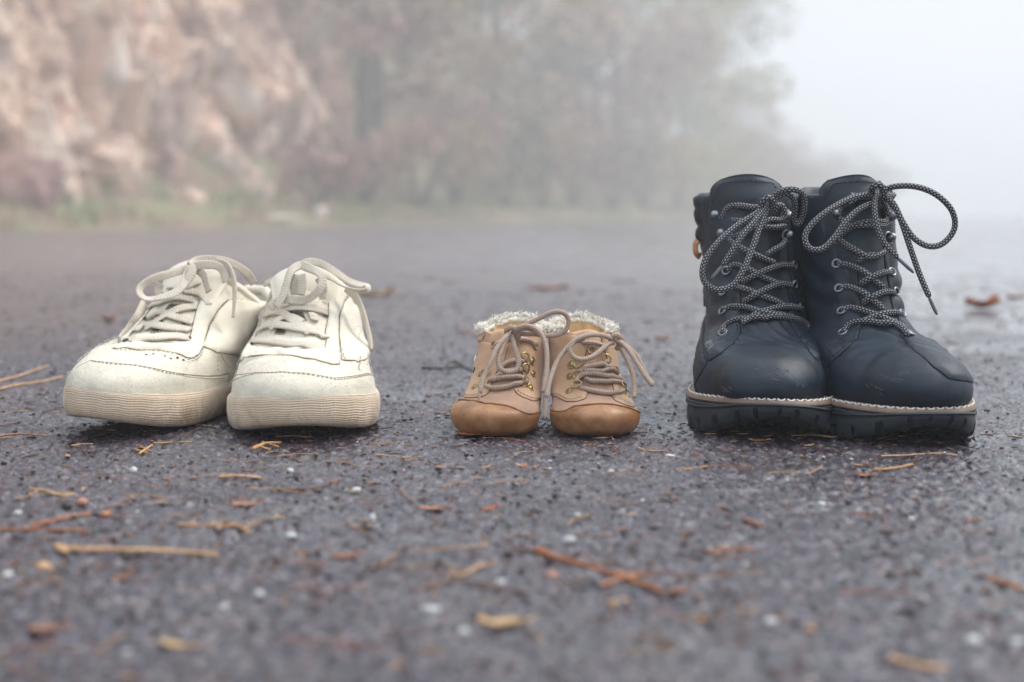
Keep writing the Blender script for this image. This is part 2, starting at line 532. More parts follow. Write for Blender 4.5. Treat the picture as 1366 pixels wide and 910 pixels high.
# ------------------------------------------------------------------ plants on the bank
def leaf_mat(name, c1, c2, c3):
    m, nt, b = mat_new(name)
    g = nt.nodes.new('ShaderNodeNewGeometry')
    c = ramp(nt, g.outputs['Random Per Island'], [(0.0, c1), (0.5, c2), (1.0, c3)])
    nt.links.new(c, b.inputs['Base Color'])
    b.inputs['Roughness'].default_value = 0.7
    return m
m_evergreen = leaf_mat("evergreen_leaves", (0.060, 0.066, 0.038), (0.10, 0.105, 0.055), (0.16, 0.15, 0.08))
m_autumn = leaf_mat("autumn_leaves", (0.20, 0.13, 0.10), (0.32, 0.22, 0.14), (0.42, 0.32, 0.17))
m_yellow = leaf_mat("yellow_leaves", (0.20, 0.21, 0.08), (0.34, 0.32, 0.12), (0.44, 0.38, 0.17))
m_bramble = leaf_mat("bramble_leaves", (0.22, 0.12, 0.11), (0.34, 0.19, 0.155), (0.28, 0.20, 0.15))
m_grass = leaf_mat("grass_blades", (0.07, 0.11, 0.04), (0.14, 0.17, 0.07), (0.26, 0.22, 0.11))
m_bark = simple_mat("bark", (0.10, 0.075, 0.06), 0.9, 0.4, 6, 20, 0.8, 0.02)

def limb(mb, pts, r0, r1, n=6):
    P = [Vector(p) for p in pts]
    base = len(mb.v); m = len(P)
    vs, fs = [], []
    for i, p in enumerate(P):
        t = (P[min(i + 1, m - 1)] - P[max(i - 1, 0)]).normalized()
        a = t.orthogonal().normalized(); bb = t.cross(a)
        r = r0 + (r1 - r0) * i / (m - 1)
        for k in range(n):
            an = 2 * PI * k / n
            vs.append(p + (a * math.cos(an) + bb * math.sin(an)) * r)
    for i in range(m - 1):
        for k in range(n):
            fs.append((i * n + k, i * n + (k + 1) % n, (i + 1) * n + (k + 1) % n, (i + 1) * n + k))
    mb.add(vs, fs)
def leaf_cloud(mb, centres, n, size, flat=0.75):
    """n small bent leaves spread round the clump centres (c, radius)"""
    C = np.array([c[0][:] for c in centres]); Rr = np.array([c[1] for c in centres])
    w = Rr ** 2; w = w / w.sum()
    k = rng.choice(len(C), n, p=w)
    d = rng.normal(size=(n, 3)); d /= np.linalg.norm(d, axis=1)[:, None]
    rad = Rr[k] * (0.45 + 0.6 * rng.random(n) ** 0.6)
    p = C[k] + d * rad[:, None] * np.array([1, 1, flat])
    a = rng.normal(size=(n, 3)); a /= np.linalg.norm(a, axis=1)[:, None]
    b_ = np.cross(a, rng.normal(size=(n, 3))); b_ /= np.linalg.norm(b_, axis=1)[:, None]
    s = size * (0.6 + 0.8 * rng.random(n))[:, None]
    v0 = p - a * s; v1 = p + b_ * s * 0.5; v2 = p + a * s; v3 = p - b_ * s * 0.5
    V = np.stack([v0, v1, v2, v3], axis=1).reshape(-1, 3)
    b0 = len(mb.v)
    mb.v.extend(V.tolist()); mb.uv.extend([(0, 0)] * len(V))
    mb.f.extend([(b0 + 4 * i, b0 + 4 * i + 1, b0 + 4 * i + 2, b0 + 4 * i + 3) for i in range(n)])
def tree(base, height, crown_r, leafmat, label, leaves=2200, lean=0.0, low=0.25, group='trees on the bank', size=0.09):
    t = empty("tree", base, label, "tree", group)
    B = Vector(base)
    tr = MB()
    top = B + Vector((lean, lean * 0.3, height * 0.93))
    def pt(k): return B.lerp(top, k) + Vector((0.10 * math.sin(k * 5 + base[0]), 0.10 * math.cos(k * 4 + base[1]), 0)) * height * 0.12
    limb(tr, [B + Vector((0, 0, -0.3))] + [pt(k / 6) for k in range(7)], 0.035 * height * 0.6, 0.01 * height * 0.4, 8)
    cl = []
    nb = 13
    for i in range(nb):
        k = low + (1 - low) * i / (nb - 1)
        st = pt(k * 0.92)
        an = i * 2.4 + random.random()
        reach = crown_r * (0.35 + 0.75 * math.sin(PI * min(1, (k - low) / (1 - low) * 0.85 + 0.18))) * random.uniform(0.7, 1.15)
        en = st + Vector((math.cos(an) * reach, math.sin(an) * reach, reach * random.uniform(0.1, 0.6)))
        mid = st.lerp(en, 0.5) + Vector((0, 0, 0.06 * reach))
        limb(tr, [st, mid, en], 0.010 * height * 0.6, 0.003 * height * 0.5, 5)
        cl.append((en, reach * random.uniform(0.34, 0.55)))
        cl.append((mid, reach * random.uniform(0.22, 0.4)))
    tr.build("trunk", m_bark, t)
    cr = MB(); leaf_cloud(cr, cl, leaves, size)
    cr.build("crown", leafmat, t, smooth=False)
    return t
def bush(base, r, h, leafmat, label, leaves=1000, group='bushes on the bank', size=0.06, name="bush", cat="bush"):
    t = empty(name, base, label, cat, group)
    B = Vector(base); st = MB(); cl = []
    for i in range(9):
        an = i * 2.4 + random.random(); rr = r * random.uniform(0.3, 0.9)
        en = B + Vector((math.cos(an) * rr, math.sin(an) * rr, h * random.uniform(0.35, 0.95)))
        limb(st, [B + Vector((0, 0, -0.1)), B.lerp(en, 0.5) + Vector((0, 0, 0.1 * h)), en], 0.012 + 0.006 * h, 0.004, 5)
        cl.append((en, r * random.uniform(0.25, 0.45)))
    st.build("stems", m_bark, t)
    cr = MB(); leaf_cloud(cr, cl, leaves, size)
    cr.build("foliage", leafmat, t, smooth=False)
    return t
def bank_point(a, o):
    p = along(a, o)
    z = float(min(bank_profile(np.array([a]), np.array([o]))[0], 11.0))
    return (p[0], p[1], z)
TREES = [  # along, offset, height, crown radius, leaves, label
    (11.8, 2.2, 6.8, 1.5, m_bramble, "reddish brown bare-looking tree right at the end of the rock face"),
    (14.0, 3.0, 7.2, 1.9, m_autumn, "withered brown tree behind the reddish brown one"),
    (17.0, 2.4, 5.5, 1.7, m_autumn, "brown leaved small tree above the baby shoes"),
    (20.5, 3.4, 8.0, 2.3, m_evergreen, "tall dull green tree right of the small brown tree"),
    (24.5, 2.2, 5.0, 1.8, m_bramble, "low reddish brown tree in front of the tall dull green one"),
    (29.0, 3.0, 8.5, 2.6, m_autumn, "tall ochre brown tree over the middle of the road edge"),
    (34.0, 2.4, 6.2, 2.3, m_yellow, "yellow-green tree low on the bank left of the boots"),
    (38.0, 4.4, 9.8, 3.0, m_evergreen, "tall misty green tree behind the yellow-green one"),
    (43.0, 4.2, 9.6, 2.7, m_autumn, "foggy brown tree next along the bank"),
    (50.0, 5.6, 9.5, 2.5, m_evergreen, "big grey tree whose crown ends the tree line against the fog"),
    (56.0, 5.4, 3.6, 2.0, m_evergreen, "faint grey tree just past the end of the tall tree line"),
    (64.0, 3.4, 2.4, 2.0, m_autumn, "very faint low tree in the fog above the left boot"),
    (76.0, 2.8, 2.2, 2.6, m_evergreen, "farthest tree, a ghost in the fog between the boots"),
]
for a_, o_, h_, r_, lm, lab in TREES:
    tree(bank_point(a_, o_), h_, r_, lm, lab, leaves=int(1500 * r_), low=0.16, size=0.11)
BUSH = [
    (7.6, 0.9, 0.7, 0.8, m_bramble, "low reddish bramble at the foot of the rock face"),
    (9.4, 1.1, 1.0, 1.4, m_bramble, "rusty brown bramble bush where the rock face ends"),
    (11.0, 1.0, 1.0, 1.3, m_autumn, "brown bush with withered leaves right of the rusty bramble"),
    (12.8, 1.1, 1.2, 1.9, m_bramble, "tall purplish bramble thicket under the first trees"),
    (14.8, 1.0, 1.1, 1.4, m_evergreen, "green bush at the road edge beside the purplish thicket"),
    (16.8, 1.0, 1.1, 1.7, m_autumn, "tan bush between the green bush and the red thicket"),
    (19.0, 1.1, 1.3, 2.0, m_bramble, "dull red thicket below the tall dull green tree"),
    (21.6, 1.0, 1.2, 1.6, m_evergreen, "grey-green bush right of the dull red thicket"),
    (24.2, 1.0, 1.3, 1.7, m_autumn, "brown bush on the bank behind the baby shoes"),
    (27.4, 1.0, 1.5, 1.8, m_yellow, "yellowish bush right of the brown bush"),
    (31.0, 1.0, 1.7, 2.2, m_yellow, "pale yellow-green bush below the yellow-green tree"),
    (35.5, 1.0, 1.8, 2.2, m_autumn, "misty brown bush left of the boots"),
    (40.5, 1.0, 2.0, 2.4, m_bramble, "misty bramble mound just left of the boots"),
    (46.0, 1.0, 2.1, 2.1, m_evergreen, "faint grey bush behind the left boot"),
    (53.0, 1.2, 2.0, 1.1, m_autumn, "ghostly low bush in the fog behind the boots"),
]
for a_, o_, r_, h_, lm, lab in BUSH:
    bush(bank_point(a_, o_), r_, h_, lm, lab, leaves=int(1000 * r_))
# grass and leaf litter of the verge
def verge_grass():
    mb = MB()
    n = 15000
    a = -13 + 60 * rng.random(n) ** 1.4; o = 0.15 + 1.9 * rng.random(n) ** 1.1
    keep = fbm(a * 0.8, o * 1.0, 3, 90) > 0.42
    a, o = a[keep], o[keep]
    z = bank_profile(a, o)
    jg = (fbm(a * 0.9, a * 0 + 2, 4, 77) - 0.5) * 0.7 * np.clip(1 - o / 1.2, 0, 1)
    p = E0 + ED * a[:, None] + EN * (o + jg)[:, None]
    n = len(a)
    hgt = 0.05 + 0.16 * rng.random(n); an = rng.random(n) * 2 * PI; ln = rng.normal(size=(n, 2)) * 0.05
    w = 0.006 + 0.006 * rng.random(n)
    dx, dy = np.cos(an) * w, np.sin(an) * w
    V = np.zeros((n, 3, 3))
    V[:, 0] = np.stack([p[:, 0] - dx, p[:, 1] - dy, z - 0.01], 1)
    V[:, 1] = np.stack([p[:, 0] + dx, p[:, 1] + dy, z - 0.01], 1)
    V[:, 2] = np.stack([p[:, 0] + ln[:, 0], p[:, 1] + ln[:, 1], z + hgt], 1)
    part("verge_grass", V.reshape(-1, 3), np.arange(n * 3).reshape(-1, 3).tolist(), m_grass, smooth=False, kind='stuff')
verge_grass()
bpy.data.objects['verge_grass']['label'] = 'short green and straw grass along the verge below the rock face'
bpy.data.objects['verge_grass']['category'] = 'grass'
# pale stones lying on the verge
for (px, py, w, lab) in [(428, 283, 9, "round pale stone on the verge behind the right sneaker"), (375, 291, 26, "long pale flat stone at the road edge below the rock face")]:
    c = on_ground(px, py + 8, 0.12)
    k = c.y / F_PX
    o = rock_chunk(px, py, w * k, 8 * k * (1 if w < 12 else 0.6), 0, m_pale, c.y, None, "stone", None)
    # keep the mesh round its own origin
    o.location = Vector(at(px, py, c.y)); o.data.transform(Matrix.Translation(-o.location))
    tag(o, lab, "stone")

# ------------------------------------------------------------------ the fog
m_haze = bpy.data.materials.new("haze")
m_haze.use_nodes = True
nt = m_haze.node_tree; nt.nodes.clear()
out = nt.nodes.new('ShaderNodeOutputMaterial')
pv = nt.nodes.new('ShaderNodeVolumePrincipled')
pv.inputs['Color'].default_value = (0.875, 0.89, 0.90, 1)
pv.inputs['Density'].default_value = 0.0175
pv.inputs['Anisotropy'].default_value = 0.0
nt.links.new(pv.outputs[0], out.inputs['Volume'])
def box(x0, x1, y0, y1, z0, z1):
    v = [(x, y, z) for z in (z0, z1) for y in (y0, y1) for x in (x0, x1)]
    f = [(0, 2, 3, 1), (4, 5, 7, 6), (0, 1, 5, 4), (2, 6, 7, 3), (0, 4, 6, 2), (1, 3, 7, 5)]
    return v, f
v, f = box(-100, 100, -28, 143, -1.3, 15.5)
part("haze", v, f, m_haze, smooth=False, kind='stuff')
tag(bpy.data.objects['haze'], 'white morning fog hanging over the road and trees', 'fog')
# ------------------------------------------------------------------ shoe building kit
KN = np.array([0.0, 0.1, 0.25, 0.45, 0.65, 0.85, 1.0])   # stations along a ring where its half widths are given
class Surf:
    """closed rings stacked from the sole to the collar; u runs up the stack, v round the ring (0 = toe, -.25 = viewer's left, .25 = right)
    ring = (yf, zf, yb, zb, p, left half widths x7, right half widths x7, cx)"""
    def __init__(s, M, rings, ns=120, nt=160, post=None, samp=None):
        s.M = M; s.ns = ns; s.nt = nt
        A = []
        for r in rings:
            yf, zf, yb, zb, p, L, Rr, cx = r
            A.append([yf, zf, yb, zb, p, cx] + list(L) + list(Rr))
        A = np.array(A)
        k = 24
        D = catmull(A, k)
        tt = np.linspace(0, 1, ns + 1) if samp is None else np.array(samp)
        s.ns = ns = len(tt) - 1
        src = np.linspace(0, 1, len(D))
        D = np.stack([np.interp(tt, src, D[:, c]) for c in range(D.shape[1])], axis=1)
        v = (np.arange(nt) / nt) - 0.5
        th = v * 2 * PI
        yh = (1 - np.cos(th)) / 2
        G = np.zeros((ns + 1, nt, 3))
        for i in range(ns + 1):
            yf, zf, yb, zb, p, cx = D[i, :6]
            L = D[i, 6:13]; Rr = D[i, 13:20]
            wL = s._wi(yh, L); wR = s._wi(yh, Rr)
            w = np.where(v < 0, wL, wR)
            sn = np.sign(np.sin(th)) * np.abs(np.sin(th)) ** p
            G[i, :, 0] = cx + sn * w
            G[i, :, 1] = yf + (yb - yf) * yh
            G[i, :, 2] = zf + (zb - zf) * yh
        s.U = tt; s.Vv = v
        if post is not None:
            G = post(G, tt[:, None] * np.ones((1, nt)), v[None] * np.ones((ns + 1, 1)))
        s.setG(G)
    @staticmethod
    def _wi(yh, W):
        # smooth interpolation of the widths
        o = catmull(np.stack([KN, np.array(W)], 1), 8)
        return np.interp(yh, o[:, 0], o[:, 1])
    def setG(s, G):
        s.Gl = G
        Mw = np.array(s.M)
        s.G = G @ Mw[:3, :3].T + Mw[:3, 3]
        s._normals()
        V = s.G.reshape(-1, 3)
        ns, nt = s.ns, s.nt
        s.faces = [(i * nt + j, i * nt + (j + 1) % nt, (i + 1) * nt + (j + 1) % nt, (i + 1) * nt + j) for i in range(ns) for j in range(nt)]
        s.bvh = BVHTree.FromPolygons(V.tolist(), s.faces)
        i0 = s.G[:, 0]
        s.hlen = np.linalg.norm(np.diff(s.G[:, nt // 2], axis=0), axis=1).sum()
        mid = s.G[s.ns // 2]
        s.circ = np.linalg.norm(np.diff(np.vstack([mid, mid[:1]]), axis=0), axis=1).sum()
    def _normals(s):
        G = s.G
        du = np.gradient(G, axis=0)
        dv = (np.roll(G, -1, axis=1) - np.roll(G, 1, axis=1)) / 2
        N = np.cross(dv, du)
        N /= np.maximum(np.linalg.norm(N, axis=2, keepdims=True), 1e-12)
        s.N = N
    def push(s, amount):
        """move the surface along its normals by amount[ns+1, nt]"""
        Mi = np.array(s.M.inverted())
        Gw = s.G + s.N * amount[..., None]
        s.setG(Gw @ Mi[:3, :3].T + Mi[:3, 3])
    def ev(s, u, v, off=0.0):
        u = np.atleast_1d(np.asarray(u, float)); v = np.atleast_1d(np.asarray(v, float))
        fi = np.clip(u, 0, 1) * s.ns
        fi = np.interp(np.clip(u, 0, 1), s.U, np.arange(s.ns + 1))
        i = np.minimum(fi.astype(int), s.ns - 1); a = (fi - i)[:, None]
        fj = ((v + 0.5) % 1.0) * s.nt
        j = np.floor(fj).astype(int) % s.nt; b = (fj - np.floor(fj))[:, None]
        j2 = (j + 1) % s.nt
        def bl(G): return (G[i, j] * (1 - b) + G[i, j2] * b) * (1 - a) + (G[i + 1, j] * (1 - b) + G[i + 1, j2] * b) * a
        P = bl(s.G); N = bl(s.N); N /= np.linalg.norm(N, axis=1, keepdims=True)
        off = np.asarray(off, float)
        return P + N * (off[:, None] if off.ndim else off), N
    def uv_at(s, px, py):
        d = ray(px, py).normalized()
        h = s.bvh.ray_cast(CAM_P, d)
        if h[0] is None:
            best = None
            for Y in np.linspace(0.93, 1.30, 60):
                q = CAM_P + d * (Y / d.y)
                r = s.bvh.find_nearest(q)
                if best is None or r[3] < best[3]: best = r
            h = (best[0], best[1], best[2], best[3])
        p, f = np.array(h[0]), h[2]
        i, j = divmod(f, s.nt)
        a = s.G[i, j]; e1 = s.G[i + 1, j] - a; e2 = s.G[i, (j + 1) % s.nt] - a; w = p - a
        m = np.array([[e1 @ e1, e1 @ e2], [e1 @ e2, e2 @ e2]]) + np.eye(2) * 1e-14
        x = np.linalg.solve(m, np.array([w @ e1, w @ e2])).clip(0, 1)
        u = s.U[i] + x[0] * (s.U[i + 1] - s.U[i]); v = s.Vv[j] + x[1] / s.nt
        return u, v
    def spec(s, q):
        return (q[1], q[2]) if isinstance(q[0], str) else s.uv_at(q[0], q[1])
    def path(s, specs, step=0.0015, off=0.0, smooth=True, closed=False):
        uv = np.array([s.spec(q) for q in specs])
        if smooth: uv = catmull(uv, 10, closed)
        P, N = s.ev(uv[:, 0], uv[:, 1], off)
        Q = resample(np.hstack([P, N]), step)
        return Q[:, :3], Q[:, 3:]
    edge = None; edge_r = 0.0006
    def mesh(s, name, mat, parent, uv=True, u0=0.0, u1=1.0, close_top=False):
        V = s.G.reshape(-1, 3)
        uvs = [(float(b), float(a)) for a in s.U for b in s.Vv]
        F = list(s.faces)
        return part(name, V, F, mat, parent, True, uvs)
    def panel(s, specs, t, mat, name, parent, step=0.003, smooth=False, label=None, wob=0.0, mb=None):
        uv = np.array([s.spec(q) for q in specs], float)
        if smooth: uv = catmull(uv, 6, True)
        sc = np.array([s.hlen, s.circ])
        B = resample(uv * sc, step, closed=True)
        nB = len(B)
        lo, hi = B.min(0), B.max(0)
        gx, gy = np.meshgrid(np.arange(lo[0] + step * .5, hi[0], step), np.arange(lo[1] + step * .5, hi[1], step))
        I = np.stack([gx.ravel(), gy.ravel()], 1)
        # inside test + margin
        x, y = I[:, 0], I[:, 1]; ins = np.zeros(len(I), bool)
        for k in range(nB):
            x1, y1 = B[k]; x2, y2 = B[(k + 1) % nB]
            c = ((y1 > y) != (y2 > y)) & (x < (x2 - x1) * (y - y1) / (y2 - y1 + 1e-15) + x1)
            ins ^= c
        I = I[ins]
        if len(I):
            dm = np.min(np.linalg.norm(I[:, None] - B[None], axis=2), axis=1)
            I = I[dm > step * 0.55]; dm = dm[dm > step * 0.55]
        else: dm = np.zeros(0)
        allp = [Vector((p[0], p[1])) for p in np.vstack([B, I])]
        r = delaunay_2d_cdt(allp, [], [list(range(nB))], 1, 1e-9)
        vo, fo, orig = r[0], r[2], r[3]
        Q = np.array([[p.x, p.y] for p in vo]) / sc
        isb = np.array([any(o < nB for o in og) if og else True for og in orig])
        off = np.where(isb, t * 0.45, t)
        P, N = s.ev(Q[:, 0], Q[:, 1], off)
        verts = P.tolist(); faces = [tuple(f) for f in fo]
        # orient outward
        f0 = faces[len(faces) // 2]
        a, b, c = (np.array(verts[i]) for i in f0[:3])
        if np.dot(np.cross(b - a, c - a), N[f0[0]]) < 0: faces = [tuple(reversed(f)) for f in faces]
        # rim
        bi = [None] * nB
        for k, og in enumerate(orig):
            for o in og:
                if o < nB: bi[o] = k
        bi = [k for k in bi if k is not None]
        n0 = len(verts)
        Pb, _ = s.ev(Q[bi, 0], Q[bi, 1], t * 0.45)
        Pl, _ = s.ev(Q[bi, 0], Q[bi, 1], -0.0006)
        verts += Pb.tolist() + Pl.tolist()
        m = len(bi)
        for k in range(m):
            k2 = (k + 1) % m
            faces.append((n0 + k, n0 + k2, n0 + m + k2, n0 + m + k))
        uvs = [(float(q[1]), float(q[0])) for q in Q]; uvs += [uvs[k] for k in bi] * 2
        if s.edge is not None:      # fine dark tube drawn as the shade line under the panel edge
            Bq = B / sc; P_, N_ = s.ev(Bq[:, 0], Bq[:, 1], 0.0002)
            tube(s.edge, np.vstack([P_, P_[:2]]), s.edge_r, 5, taper=False)
        if mb is not None:
            mb.add(verts, faces, uvs); return None
        return part(name, verts, faces, mat, parent, True, uvs, label=label)

def frames(P, hint=None):
    P = np.asarray(P, float); n = len(P)
    T = np.gradient(P, axis=0); T /= np.maximum(np.linalg.norm(T, axis=1, keepdims=True), 1e-12)
    A = np.zeros_like(P)
    if hint is not None:
        for i in range(n):
            h = hint[i] - T[i] * (hint[i] @ T[i]); l = np.linalg.norm(h)
            if l < 0.15 and i: h = A[i - 1] - T[i] * (A[i - 1] @ T[i]); l = np.linalg.norm(h)
            A[i] = h / max(l, 1e-9)
    else:
        a = np.cross(T[0], [0.3, 0.2, 0.9]); a /= np.linalg.norm(a)
        for i in range(n):
            a = a - T[i] * (a @ T[i]); a /= max(np.linalg.norm(a), 1e-9); A[i] = a
    B = np.cross(T, A)
    return T, A, B
def sweep(mb, P, prof, hint=None, cap=True, rad=None, ulen=1.0):
    """prof: list of (a, b) offsets along the hint normal and the side"""
    T, A, B = frames(P, hint)
    n, m = len(P), len(prof)
    pr = np.array(prof)
    d = np.r_[0, np.cumsum(np.linalg.norm(np.diff(P, axis=0), axis=1))] / ulen
    vs, uv, fs = [], [], []
    for i in range(n):
        k = 1.0 if rad is None else rad[i]
        ring = P[i] + (A[i][None] * pr[:, :1] + B[i][None] * pr[:, 1:]) * k
        vs += ring.tolist() + [ring[0].tolist()]
        uv += [(float(d[i]), j / m) for j in range(m + 1)]
    w = m + 1
    for i in range(n - 1):
        for j in range(m):
            fs.append((i * w + j, i * w + j + 1, (i + 1) * w + j + 1, (i + 1) * w + j))
    if cap:
        fs.append(tuple(range(m))[::-1]); fs.append(tuple((n - 1) * w + j for j in range(m)))
    mb.add(vs, fs, uv)
def circle_prof(r, n=10, flat=1.0):
    return [(math.cos(2 * PI * k / n) * r * flat, math.sin(2 * PI * k / n) * r) for k in range(n)]
def tube(mb, P, r, n=10, hint=None, taper=True, ulen=1.0, flat=1.0, wob=0.0):
    P = np.asarray(P, float)
    rad = np.ones(len(P))
    if wob: rad = rad * (1 + wob * np.sin(np.arange(len(P)) * 0.9) * rng.random(len(P)))
    if taper and len(P) > 4:
        rad[0] = rad[-1] = 0.55; rad[1] *= 0.9; rad[-2] *= 0.9
    sweep(mb, P, circle_prof(r, n, flat), hint, True, rad, ulen)
def ribbon_prof(w, t):
    h, q = w / 2, t / 2
    return [(q, -h * .86), (q * 1.12, -h * .4), (q * 1.15, 0), (q * 1.12, h * .4), (q, h * .86), (0, h), (-q, h * .86), (-q, 0), (-q, -h * .86), (0, -h)]
def lace_points(surf, specs, step=0.0012, dens=8):
    """spec (px, py, lift) rests on the shoe; (px, py, 'd', Y) hangs in the air at depth Y"""
    P, H = [], []
    for q in specs:
        if len(q) == 3:
            u, v = surf.uv_at(q[0], q[1])
            p, n = surf.ev(u, v, q[2]); p, n = p[0], n[0]
            # stay on the line of sight after lifting
            p = np.array(at(q[0], q[1], p[1]))
        else:
            p = np.array(at(q[0], q[1], q[3])); n = np.array(q[4] if len(q) > 4 else (0, -1, 0.25), float)
        P.append(p); H.append(n)
    S = catmull(np.hstack([P, H]), dens)
    S = resample(S, step)
    return S[:, :3], S[:, 3:]
def torus(mb, c, n, R_, r, seg=20, ps=8, squash=1.0, up=None):
    n = Vector(n).normalized(); a = n.orthogonal().normalized() if up is None else (Vector(up) - n * n.dot(Vector(up))).normalized()
    b = n.cross(a); c = Vector(c)
    vs, fs = [], []
    for i in range(seg):
        t = 2 * PI * i / seg
        e = a * math.cos(t) * squash + b * math.sin(t); e1 = e.normalized()
        for k in range(ps):
            q = 2 * PI * k / ps
            vs.append(c + e * R_ + e1 * (r * math.cos(q)) + n * (r * math.sin(q)))
    for i in range(seg):
        for k in range(ps):
            fs.append((i * ps + k, ((i + 1) % seg) * ps + k, ((i + 1) % seg) * ps + (k + 1) % ps, i * ps + (k + 1) % ps))
    mb.add(vs, fs)
def dome(mb, c, n, r, h, seg=16, rr=5):
    n = Vector(n).normalized(); a = n.orthogonal().normalized(); b = n.cross(a); c = Vector(c)
    vs, fs = [], []
    for i in range(rr):
        q = PI / 2 * i / rr
        for k in range(seg):
            t = 2 * PI * k / seg
            vs.append(c + (a * math.cos(t) + b * math.sin(t)) * r * math.cos(q) + n * h * math.sin(q))
    vs.append(c + n * h)
    for i in range(rr - 1):
        for k in range(seg):
            fs.append((i * seg + k, i * seg + (k + 1) % seg, (i + 1) * seg + (k + 1) % seg, (i + 1) * seg + k))
    for k in range(seg): fs.append(((rr - 1) * seg + k, (rr - 1) * seg + (k + 1) % seg, rr * seg))
    mb.add(vs, fs)
def stitches(mb, P, N, length=0.0024, gap=0.0012, r=0.00035):
    P = np.asarray(P); d = np.r_[0, np.cumsum(np.linalg.norm(np.diff(P, axis=0), axis=1))]
    t = 0.0
    while t + length < d[-1]:
        a = np.array([np.interp(t + length * k, d, P[:, c]) for k in (0, .5, 1) for c in range(3)]).reshape(3, 3)
        nn = np.array([np.interp(t + length * .5, d, N[:, c]) for c in range(3)])
        a[0] -= nn * r; a[2] -= nn * r; a[1] += nn * r * 0.6
        sweep(mb, a, circle_prof(r, 4), np.array([nn] * 3), True, np.array([0.6, 1, 0.6]))
        t += length + gap
def blob(mb, c, r, sc=(1, 1, 1), sub=2, amp=0.15, seed=0):
    V, F = (ICO2, ICOF2)
    V = V * np.array(sc) * r
    k = np.array([1 + amp * noise.noise(Vector(p) * (1.6 / r) + Vector((seed, 0, 0))) for p in V])
    mb.add((V * k[:, None] + np.array(c)).tolist(), [tuple(f) for f in F])
def shoe_frame(x, y, rz, z=0.0, roll=0.0, pitch=0.0):
    return Matrix.Translation((x, y, z)) @ Matrix.Rotation(rz, 4, 'Z') @ Matrix.Rotation(roll, 4, 'Y') @ Matrix.Rotation(pitch, 4, 'X')
def surf_noise(S, amp, scale, seed=0, octs=2):
    A = np.zeros(S.G.shape[:2])
    Gl = S.Gl
    for i in range(A.shape[0]):
        for j in range(A.shape[1]):
            p = Vector(Gl[i, j]) * scale + Vector((seed * 3.7, 0, 0))
            A[i, j] = noise.noise(p) + (0.5 * noise.noise(p * 2.1) if octs > 1 else 0)
    return A * amp
def zfar_cap(S, i, name=None):
    """fan that closes ring i of a surface"""
    ring = S.G[i]; c = ring.mean(0)
    return ring, c
# ------------------------------------------------------------------ boots
def leather(name, col, rough=0.5, scuff=(0.16, 0.17, 0.18)):
    m, nt, b = mat_new(name)
    v = coords(nt)
    n = tnoise(nt, v, 22, 5, 0.6)
    c = ramp(nt, n.outputs[0], [(0.3, tuple(x * 0.55 for x in col)), (0.7, tuple(x * 1.75 for x in col))])
    n2 = tnoise(nt, v, 70, 6, 0.75, 0.6)
    c = mixc(nt, ramp(nt, n2.outputs[0], [(0.58, 0.0), (0.80, 0.30)]), c, scuff)
    sc = coords(nt, scale=(1.0, 6.0, 1.4))
    n4 = tnoise(nt, sc, 60, 3, 0.6)
    c = mixc(nt, ramp(nt, n4.outputs[0], [(0.70, 0.0), (0.76, 0.3)]), c, scuff)
    nt.links.new(c, b.inputs['Base Color'])
    nt.links.new(ramp(nt, n.outputs[0], [(0.3, rough - 0.06), (0.7, rough + 0.08)]), b.inputs['Roughness'])
    b.inputs['Specular IOR Level'].default_value = 0.42
    vo = tvor(nt, v, 900)
    b1 = bump(nt, b, vo.outputs['Distance'], 0.22, 0.0003)
    n3 = tnoise(nt, v, 260, 5, 0.6)
    bump(nt, b, n3.outputs[0], 0.30, 0.0006, b1)
    return m
m_navy = leather("navy_nubuck", (0.0045, 0.0118, 0.0230), 0.52)
m_black_rub = simple_mat("black_rubber", (0.026, 0.035, 0.043), 0.6, 0.5, 40, 300, 0.5, 0.0006)
m_welt = simple_mat("brown_welt", (0.21, 0.14, 0.105), 0.6, 0.4, 60, 300, 0.4, 0.0004)
m_wthread = simple_mat("white_thread", (0.62, 0.58, 0.52), 0.8, 0.2, 200, 900, 0.3, 0.0002)
m_nthread = simple_mat("dark_thread", (0.030, 0.038, 0.050), 0.7, 0.2, 200, 900, 0.3, 0.0002)
m_steel = simple_mat("gunmetal", (0.24, 0.25, 0.27), 0.30, 0.25, 120, 500, 0.2, 0.0002, 0.5, 1.0)
m_tan_tab = simple_mat("tan_leather_tab", (0.42, 0.20, 0.09), 0.6, 0.3, 60)
m_greytag = simple_mat("grey_tag", (0.10, 0.115, 0.13), 0.6, 0.2, 80)
m_black_edge_shade = simple_mat('black_edge_shade', (0.003, 0.004, 0.006), 0.8, 0.2, 200)  # near-black for the drawn shade line round boot panels
m_scuff = simple_mat("scuffed_leather", (0.07, 0.08, 0.095), 0.8, 0.4, 300)
